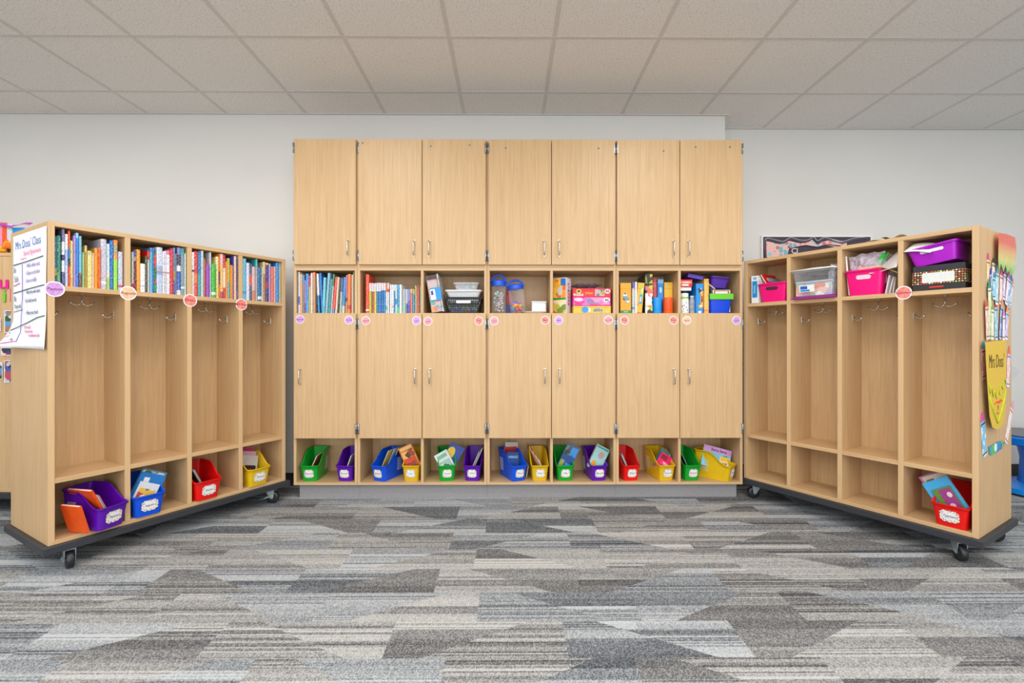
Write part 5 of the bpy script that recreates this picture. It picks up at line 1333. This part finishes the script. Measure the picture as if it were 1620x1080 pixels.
game_box(at_c(1107, .03), .052, .18, .212, (20, 140, 226), 'blue game box with dotted animals and yellow panel', ((.62, .2, 1, .75, (240, 160, 40)), (.3, .68, .75, .84, ZEB), (.3, .14, .75, .3, ZEB), (.3, .0, .7, .08, (226, 236, 240))), (('GAME', .8, .48, .016, (60, 40, 30), 90),))
upbook(1114.2, 1121.6, 441, (238, 178, 60), 'golden book between the blue game and blue basket', [(.06, (226, 100, 60)), (.1, (240, 190, 90)), (.9, (226, 170, 60))], d=.025)
bb_ = tub(at_c(1141.2, .02), .164, .19, .136, plastic((0, 70, 224)), 'blue_basket', 'blue square basket with lime rim holding picture books', 'basket')
MB().box(-.0845, .0845, -.0065, -.0025, .098, .139, plastic((100, 200, 10)), bev=.001).build('lime_band', bb_)
loose_book(at_c(1141.5, .06) @ T(0, 0, .01), .125, .012, .158, (240, 232, 226), 'cream and red picture book standing in the blue basket', 'books in the blue basket', patches=((.06, .72, .94, .99, (206, 60, 60)), (.14, .74, .86, .95, (240, 236, 230))))
loose_book(at_c(1140, .085) @ T(0, 0, .01), .13, .010, .164, (120, 180, 190), 'blue-green picture book behind the cream one in blue basket', 'books in the blue basket')
pb = tub(M_C @ T(cub(1141, 470, .03).x, .05, z7 + .187) @ RY(6), .13, .18, .075, plastic((80, 44, 160)), 'plastic_tub', 'dark purple tub perched on the books in blue basket', 'tub', 'purple tubs in the last cubby')
lid = game_box(M_C @ T(cub(1100, 470, .03).x + .004, .04, z7 + .2495) @ RY(11), .112, .16, .026, (90, 60, 180), 'purple tray lid slanting across the red and blue boxes', (), side=(80, 50, 170), name='tray_lid', cat='lid')
loose_book(M_C @ T(cub(1125, 470, .03).x, .06, z7 + .205) @ RY(38), .10, .14, .009, (214, 130, 170), 'pink and white book wedged slanting over the golden book', 'books in the blue basket', edge='x')

# ------------------------------------------------------------------ right locker, top shelf
def rl(px, py, d): return on_plane(M_RIGHT, 1, d, px, py)
def at_r(px, d, z=None): return M_RIGHT @ T(rl(px, 450, d).x, d, (Z_UP if z is None else z) + .001)
wb = game_box(at_r(1193.8, .012), .050, .20, .192, (236, 238, 242), 'white carton with tall blue oval, at the far end of shelf', ((.16, .2, .9, .8, (30, 140, 210)), (.3, .86, .8, .95, (120, 180, 210))), (('tissues', .52, .5, .022, (150, 210, 240), 90),), group=None)
t1 = tub(at_r(1224.5, .004), .192, .22, .128, plastic(PINK), 'pink_tub', 'hot pink tub with red folder, far end of right locker', 'tub', 'hot pink tubs on the right locker shelf', mat((60, 40, 50), .6), .42)
M1 = at_r(1224.5, .004)
for q, (c, n) in enumerate((((226, 226, 220), 'white'), ((60, 120, 140), 'teal'), ((40, 44, 50), 'black'), ((150, 180, 200), 'pale blue'))):
    loose_book(M1 @ T(-.075 + .011 * q, .03 + .01 * q, .012) @ RY(-14), .006, .15, .185 - .006 * q, c, n + ' thin book leaning in the far pink tub', 'thin books in the far pink tub', edge='x')
loose_book(M1 @ T(.0, .025, .012) @ RY(-30), .010, .17, .215, (226, 22, 22), 'bright red folder leaning over the thin books in far pink tub', 'thin books in the far pink tub', edge='x', name='folder', cat='folder')
# second cubby: clear tub with white lid on a purple folder
fo = MB()
q2 = rl(1290, 470, .0)
pf = thing('purple_folder', 'purple folder lying flat under the clear tub', 'folder', M_RIGHT @ T(q2.x, -.035, Z_UP + .001))
for k in range(3): MB().box(-.125 + .002 * k, .125 - .001 * k, .0 + .004 * k, .23, .0045 * k, .0045 * k + .004, plastic((170, 40, 160)), bev=.001).build('flap', pf)
M2 = M_RIGHT @ T(q2.x - .008, -.03, Z_UP + .0155)
ctb = tub(M2, .235, .27, .165, CLEAR, 'clear_tub', 'clear plastic tub of craft bits with white lid', 'tub')
MB().box(-.106, .106, .024, .25, .006, .085, blotch_material('craft_bits', [(236, 190, 180), (240, 226, 150), (170, 200, 180), (190, 170, 200), (236, 236, 230), (226, 140, 110), (150, 190, 210)], 28)).build('craft_bits', ctb)
MB().box(-.108, .108, .020, .255, .087, .098, blotch_material('craft_paper', [(226, 130, 160), (200, 180, 200), (170, 200, 220)], 20)).build('craft_paper', ctb)
lm = mat((240, 238, 236), .35, 0, 'white_lid_plastic')
MB().sheet(10, 10, lambda u, v: ((u - .5) * .252, -.008 + v * .286, .170 + .016 * math.sin(math.pi * u) * math.sin(math.pi * v) ** .5), lm).build('lid', ctb, solid=.003)
MB().tube([(-.126, -.008, .169), (.126, -.008, .169), (.126, .278, .169), (-.126, .278, .169), (-.126, -.008, .169)], .0045, lm, 6).build('lid_rim', ctb)
lb_ = MB().box(-.072, .018, -.0015, -.0005, .028, .072, WHITE, T(0, .0045, 0) @ RX(6)).build('label', ctb)
MB().box(-.066, -.024, -.0022, -.0017, .046, .066, mat((30, 100, 190), .4, 0, 'print'), T(0, .0045, 0) @ RX(6)).build('label_print', lb_)
MB().box(-.066, -.010, -.0022, -.0017, .032, .043, mat((40, 130, 220), .4, 0, 'print'), T(0, .0045, 0) @ RX(6)).build('label_print', lb_)
crinkled(M_RIGHT @ T(q2.x + .122, .035, Z_UP + .018) @ RY(6), .05, .09, .19, 9, clear_material('bag_film', (200, 196, 206), .4, .1), 'plastic_bag', 'crumpled clear plastic bag squeezed beside the clear tub')
# third cubby: pink tub stuffed with bags
M3 = at_r(1361, .010) @ RZ(2)
tub(M3, .185, .22, .148, plastic(PINK), 'pink_tub', 'hot pink tub stuffed with bags and cards', 'tub', 'hot pink tubs on the right locker shelf', mat((236, 214, 226), .5), .40)
loose_book(M3 @ T(.025, .035, .02) @ RY(3), .11, .004, .150, (250, 176, 156), 'peach card standing in the stuffed pink tub', None, name='card_folder', cat='card')
pc_ = thing('pencil', 'white pencil standing at the left in the stuffed pink tub', 'pencil', M3 @ T(-.085, .03, .006) @ RY(-4))
MB().tube([(0, 0, 0), (0, 0, .225)], .0045, mat((240, 236, 226), .4), 6).build('shaft', pc_)
MB().tube([(0, 0, .2252), (0, 0, .238)], .005, mat((246, 240, 230), .5), 6).build('eraser', pc_)
loose_book(M3 @ T(-.055, .05, .03) @ RY(14), .016, .03, .20, (176, 76, 40), 'rust brown packet beside the white pencil', None, edge='x', name='packet', cat='packet')
crinkled(M3 @ T(-.02, .07, .06) @ RY(-4), .18, .08, .19, 12, clear_material('lilac_film', (226, 214, 232), .5, .1), 'plastic_bag', 'zip bag of lilac bits puffing out of the stuffed pink tub', 'bag', 'crinkled plastic bags in the stuffed pink tub')
loose_book(M3 @ T(.03, .12, .06) @ RY(32), .10, .008, .19, (214, 190, 206), 'lilac-grey pointed card sticking up behind the zip bag', None, name='card_folder', cat='card')
crinkled(M3 @ T(.075, .11, .08) @ RY(18), .16, .07, .17, 15, clear_material('green_white_film', (214, 222, 214), .55, .2), 'plastic_bag', 'pale shopping bag behind the zip bag in pink tub', 'bag', 'crinkled plastic bags in the stuffed pink tub')
gp = MB().sheet(6, 8, lambda u, v: (.055 + .05 * v + (u - .5) * .035, .055 + .01 * math.sin(u * 4), .13 + v * .12 + .01 * math.sin(v * 5)), mat((50, 190, 70), .5, 0, 'green_ribbon'))
o = gp.build('green_ribbon', solid=.001); o.matrix_world = M3
tag(o, 'green ribbon of wrapping sticking up from the stuffed pink tub', 'ribbon')
pg = MB().sheet(10, 10, lambda u, v: (.055 + u * .135, -.01 + .09 * v + .015 * math.sin(u * 5), .150 + .060 * v * (.4 + u) + .02 * u - .03 * (1 - v)), mat((214, 208, 206), .7, 0, 'kraft_white'))
o = pg.build('paper_bag', solid=.002); o.matrix_world = M3
tag(o, 'greyish white paper bag slanting over the right side of pink tub', 'bag')
yg = MB().sheet(8, 3, lambda u, v: (.06 + u * .12, -.012 + .03 * v, .150 - .03 * u + .012 * math.sin(u * 4)), mat((214, 190, 60), .6, 0, 'yellow_paper'))
o = yg.build('yellow_envelope', solid=.002); o.matrix_world = M3
tag(o, 'yellow envelope edge under the slanting paper bag', 'envelope')
for k, (dx, lean, c) in enumerate(((.152, 10, (236, 226, 236)), (.164, 12, (226, 216, 232)), (.176, 8, (240, 236, 240)))):
    loose_book(at_r(1361, .0) @ T(dx - .040, .03 + .014 * k, 0) @ RY(lean), .0055, .10, .105 - .006 * k, c, ['pinkish', 'lilac-white', 'plain white'][k] + ' papers packet leaning right of the stuffed pink tub', 'papers beside the stuffed pink tub', edge='x', name='paper_packet', cat='papers', spine=(240, 236, 240))
# fourth cubby: patterned basket, purple tub, papers
APP = NT('apple_print_band')
va = APP.n('ShaderNodeTexVoronoi'); va.inputs['Randomness'].default_value = .15; va.inputs['Scale'].default_value = 1
APP.l(APP.coord('Object', (84, 84, 84)), va.inputs['Vector'])
sa = APP.n('ShaderNodeSeparateColor'); APP.l(va.outputs['Color'], sa.inputs[0])
APP.base(APP.mix(APP.math('LESS_THAN', va.outputs['Distance'], .36), rgb((50, 44, 34)), APP.ramp(sa.outputs[0], [(0, rgb((240, 230, 190))), (.25, rgb((190, 200, 80))), (.45, rgb((226, 110, 50))), (.62, rgb((244, 240, 226))), (.8, rgb((206, 60, 40)))], 'CONSTANT')), .5)
BKF = mat((38, 40, 46), .45, 0, 'black_fabric')
M4 = at_r(1484, .010) @ RZ(0)
bk = thing('fabric_basket', 'black fabric basket with apple print band and white label', 'basket', M4)
bwid, bdep, bhh = .212, .225, .132
for (x0, x1, y0, y1) in ((-bwid / 2, bwid / 2, 0, .006), (-bwid / 2, bwid / 2, bdep - .006, bdep), (-bwid / 2, -bwid / 2 + .006, .006, bdep - .006), (bwid / 2 - .006, bwid / 2, .006, bdep - .006)):
    MB().box(x0, x1, y0, y1, 0, bhh, BKF, bev=.002).build('side_wall', bk)
MB().box(-bwid / 2 + .006, bwid / 2 - .006, .006, bdep - .006, 0, .004, BKF).build('basket_floor', bk)
MB().box(-bwid / 2 - .001, bwid / 2 + .001, -.0012, bdep * .99, .030, .100, APP.m).build('print_band', bk)
MB().prism(rrect(-.066, .066, .040, .092, .006), .0006, mat((222, 226, 224), .6, 0, 'label_card'), T(0, -.0022, 0)).build('label', bk)
MB().box(-.035, .022, -.0012, -.0004, .012, .020, mat((214, 50, 46), .6, 0, 'print')).build('red_print', bk)
MB().box(-bwid / 2 + .004, bwid / 2 - .004, .004, bdep - .004, .105, .110, BKF).build('inner_cover', bk)
M5 = M_RIGHT @ T(rl(1480, 450, .02).x - .003, .008, Z_UP + bhh + .012) @ RY(-9)
pt_ = tub(M5, .205, .21, .096, plastic(MAGENTA), 'purple_tub', 'bright purple tub tilted on top of the black basket', 'tub', None, mat((240, 236, 244), .5), .48)
pw = MB().sheet(8, 6, lambda u, v: (-.128 + u * .115 + .02 * v, -.006 + .085 * v, .086 + .052 * v - .022 * u + .006 * math.sin(u * 3)), PAPER)
o = pw.build('loose_papers', solid=.003); o.matrix_world = M_RIGHT @ T(rl(1478, 450, .02).x, -.004, Z_UP + bhh + .001)
tag(o, 'white papers jutting out left of the purple tub', 'papers')
# papers on top of the right locker
rt = rl(1400, 388, .05)
for k, (px, wv, c, lab) in enumerate(((1392, .13, (206, 182, 130), 'tan crumpled paper on top of the right locker'), (1416, .10, (190, 180, 150), 'greyish paper beside the tan paper on right locker top'))):
    a = rl(px, 386, .10)
    m = MB().sheet(8, 8, lambda u, v: ((u - .5) * wv, .02 + v * .16, .003 + .022 * abs(math.sin(u * 4 + k)) * (.5 + .5 * math.sin(v * 3 + k))), mat(c, .8, 0, 'kraft_paper'))
    o = m.build('loose_paper', solid=.0015); o.matrix_world = M_RIGHT @ T(a.x, .03, L_Z1 + .001)
    tag(o, lab, 'paper')

# keep everything on the shelves clear of the panels
for lab, objs in LABELS.items():
    for o in objs:
        if o.name.split('.')[0] in ('book', 'picture_book', 'rolling_locker', 'storage_cabinet', 'name_sticker') and 'basket' not in lab or 'locker,' in lab and 'facing' in lab: continue
        if o.get('category') == 'locker' or o.get('category') == 'sticker': continue
        k = None
        if 'far pink tub' in lab or 'far end of' in lab: k = 0
        elif 'clear tub' in lab or 'clear plastic tub' in lab: k = 1
        elif 'pink tub' in lab: k = 2
        elif 'purple tub' in lab and 'right' not in lab and 'perched' not in lab or 'black fabric' in lab or 'bright purple tub' in lab: k = 3
        if k is not None and o.type in ('EMPTY', 'MESH'): fit(o, M_RIGHT, *LOCX[k])
        if 'white dish' in lab: fit(o, M_C, *CUBX[3])
# ------------------------------------------------------------------ lettering becomes plain mesh objects
bpy.context.view_layer.update()
dg = bpy.context.evaluated_depsgraph_get()
made = []
for o in TEXTS:
    me = bpy.data.meshes.new_from_object(o.evaluated_get(dg))
    made.append((o, me))
for o, me in made:
    q = bpy.data.objects.new('lettering_mesh', me); COL.objects.link(q)
    q.parent = o.parent; q.matrix_parent_inverse = o.matrix_parent_inverse.copy(); q.matrix_basis = o.matrix_basis.copy()
    for k in o.keys(): q[k] = o[k]
    nm = o.name; c = o.data
    for ch in list(o.children): ch.parent = q
    bpy.data.objects.remove(o); bpy.data.curves.remove(c)
    q.name = nm
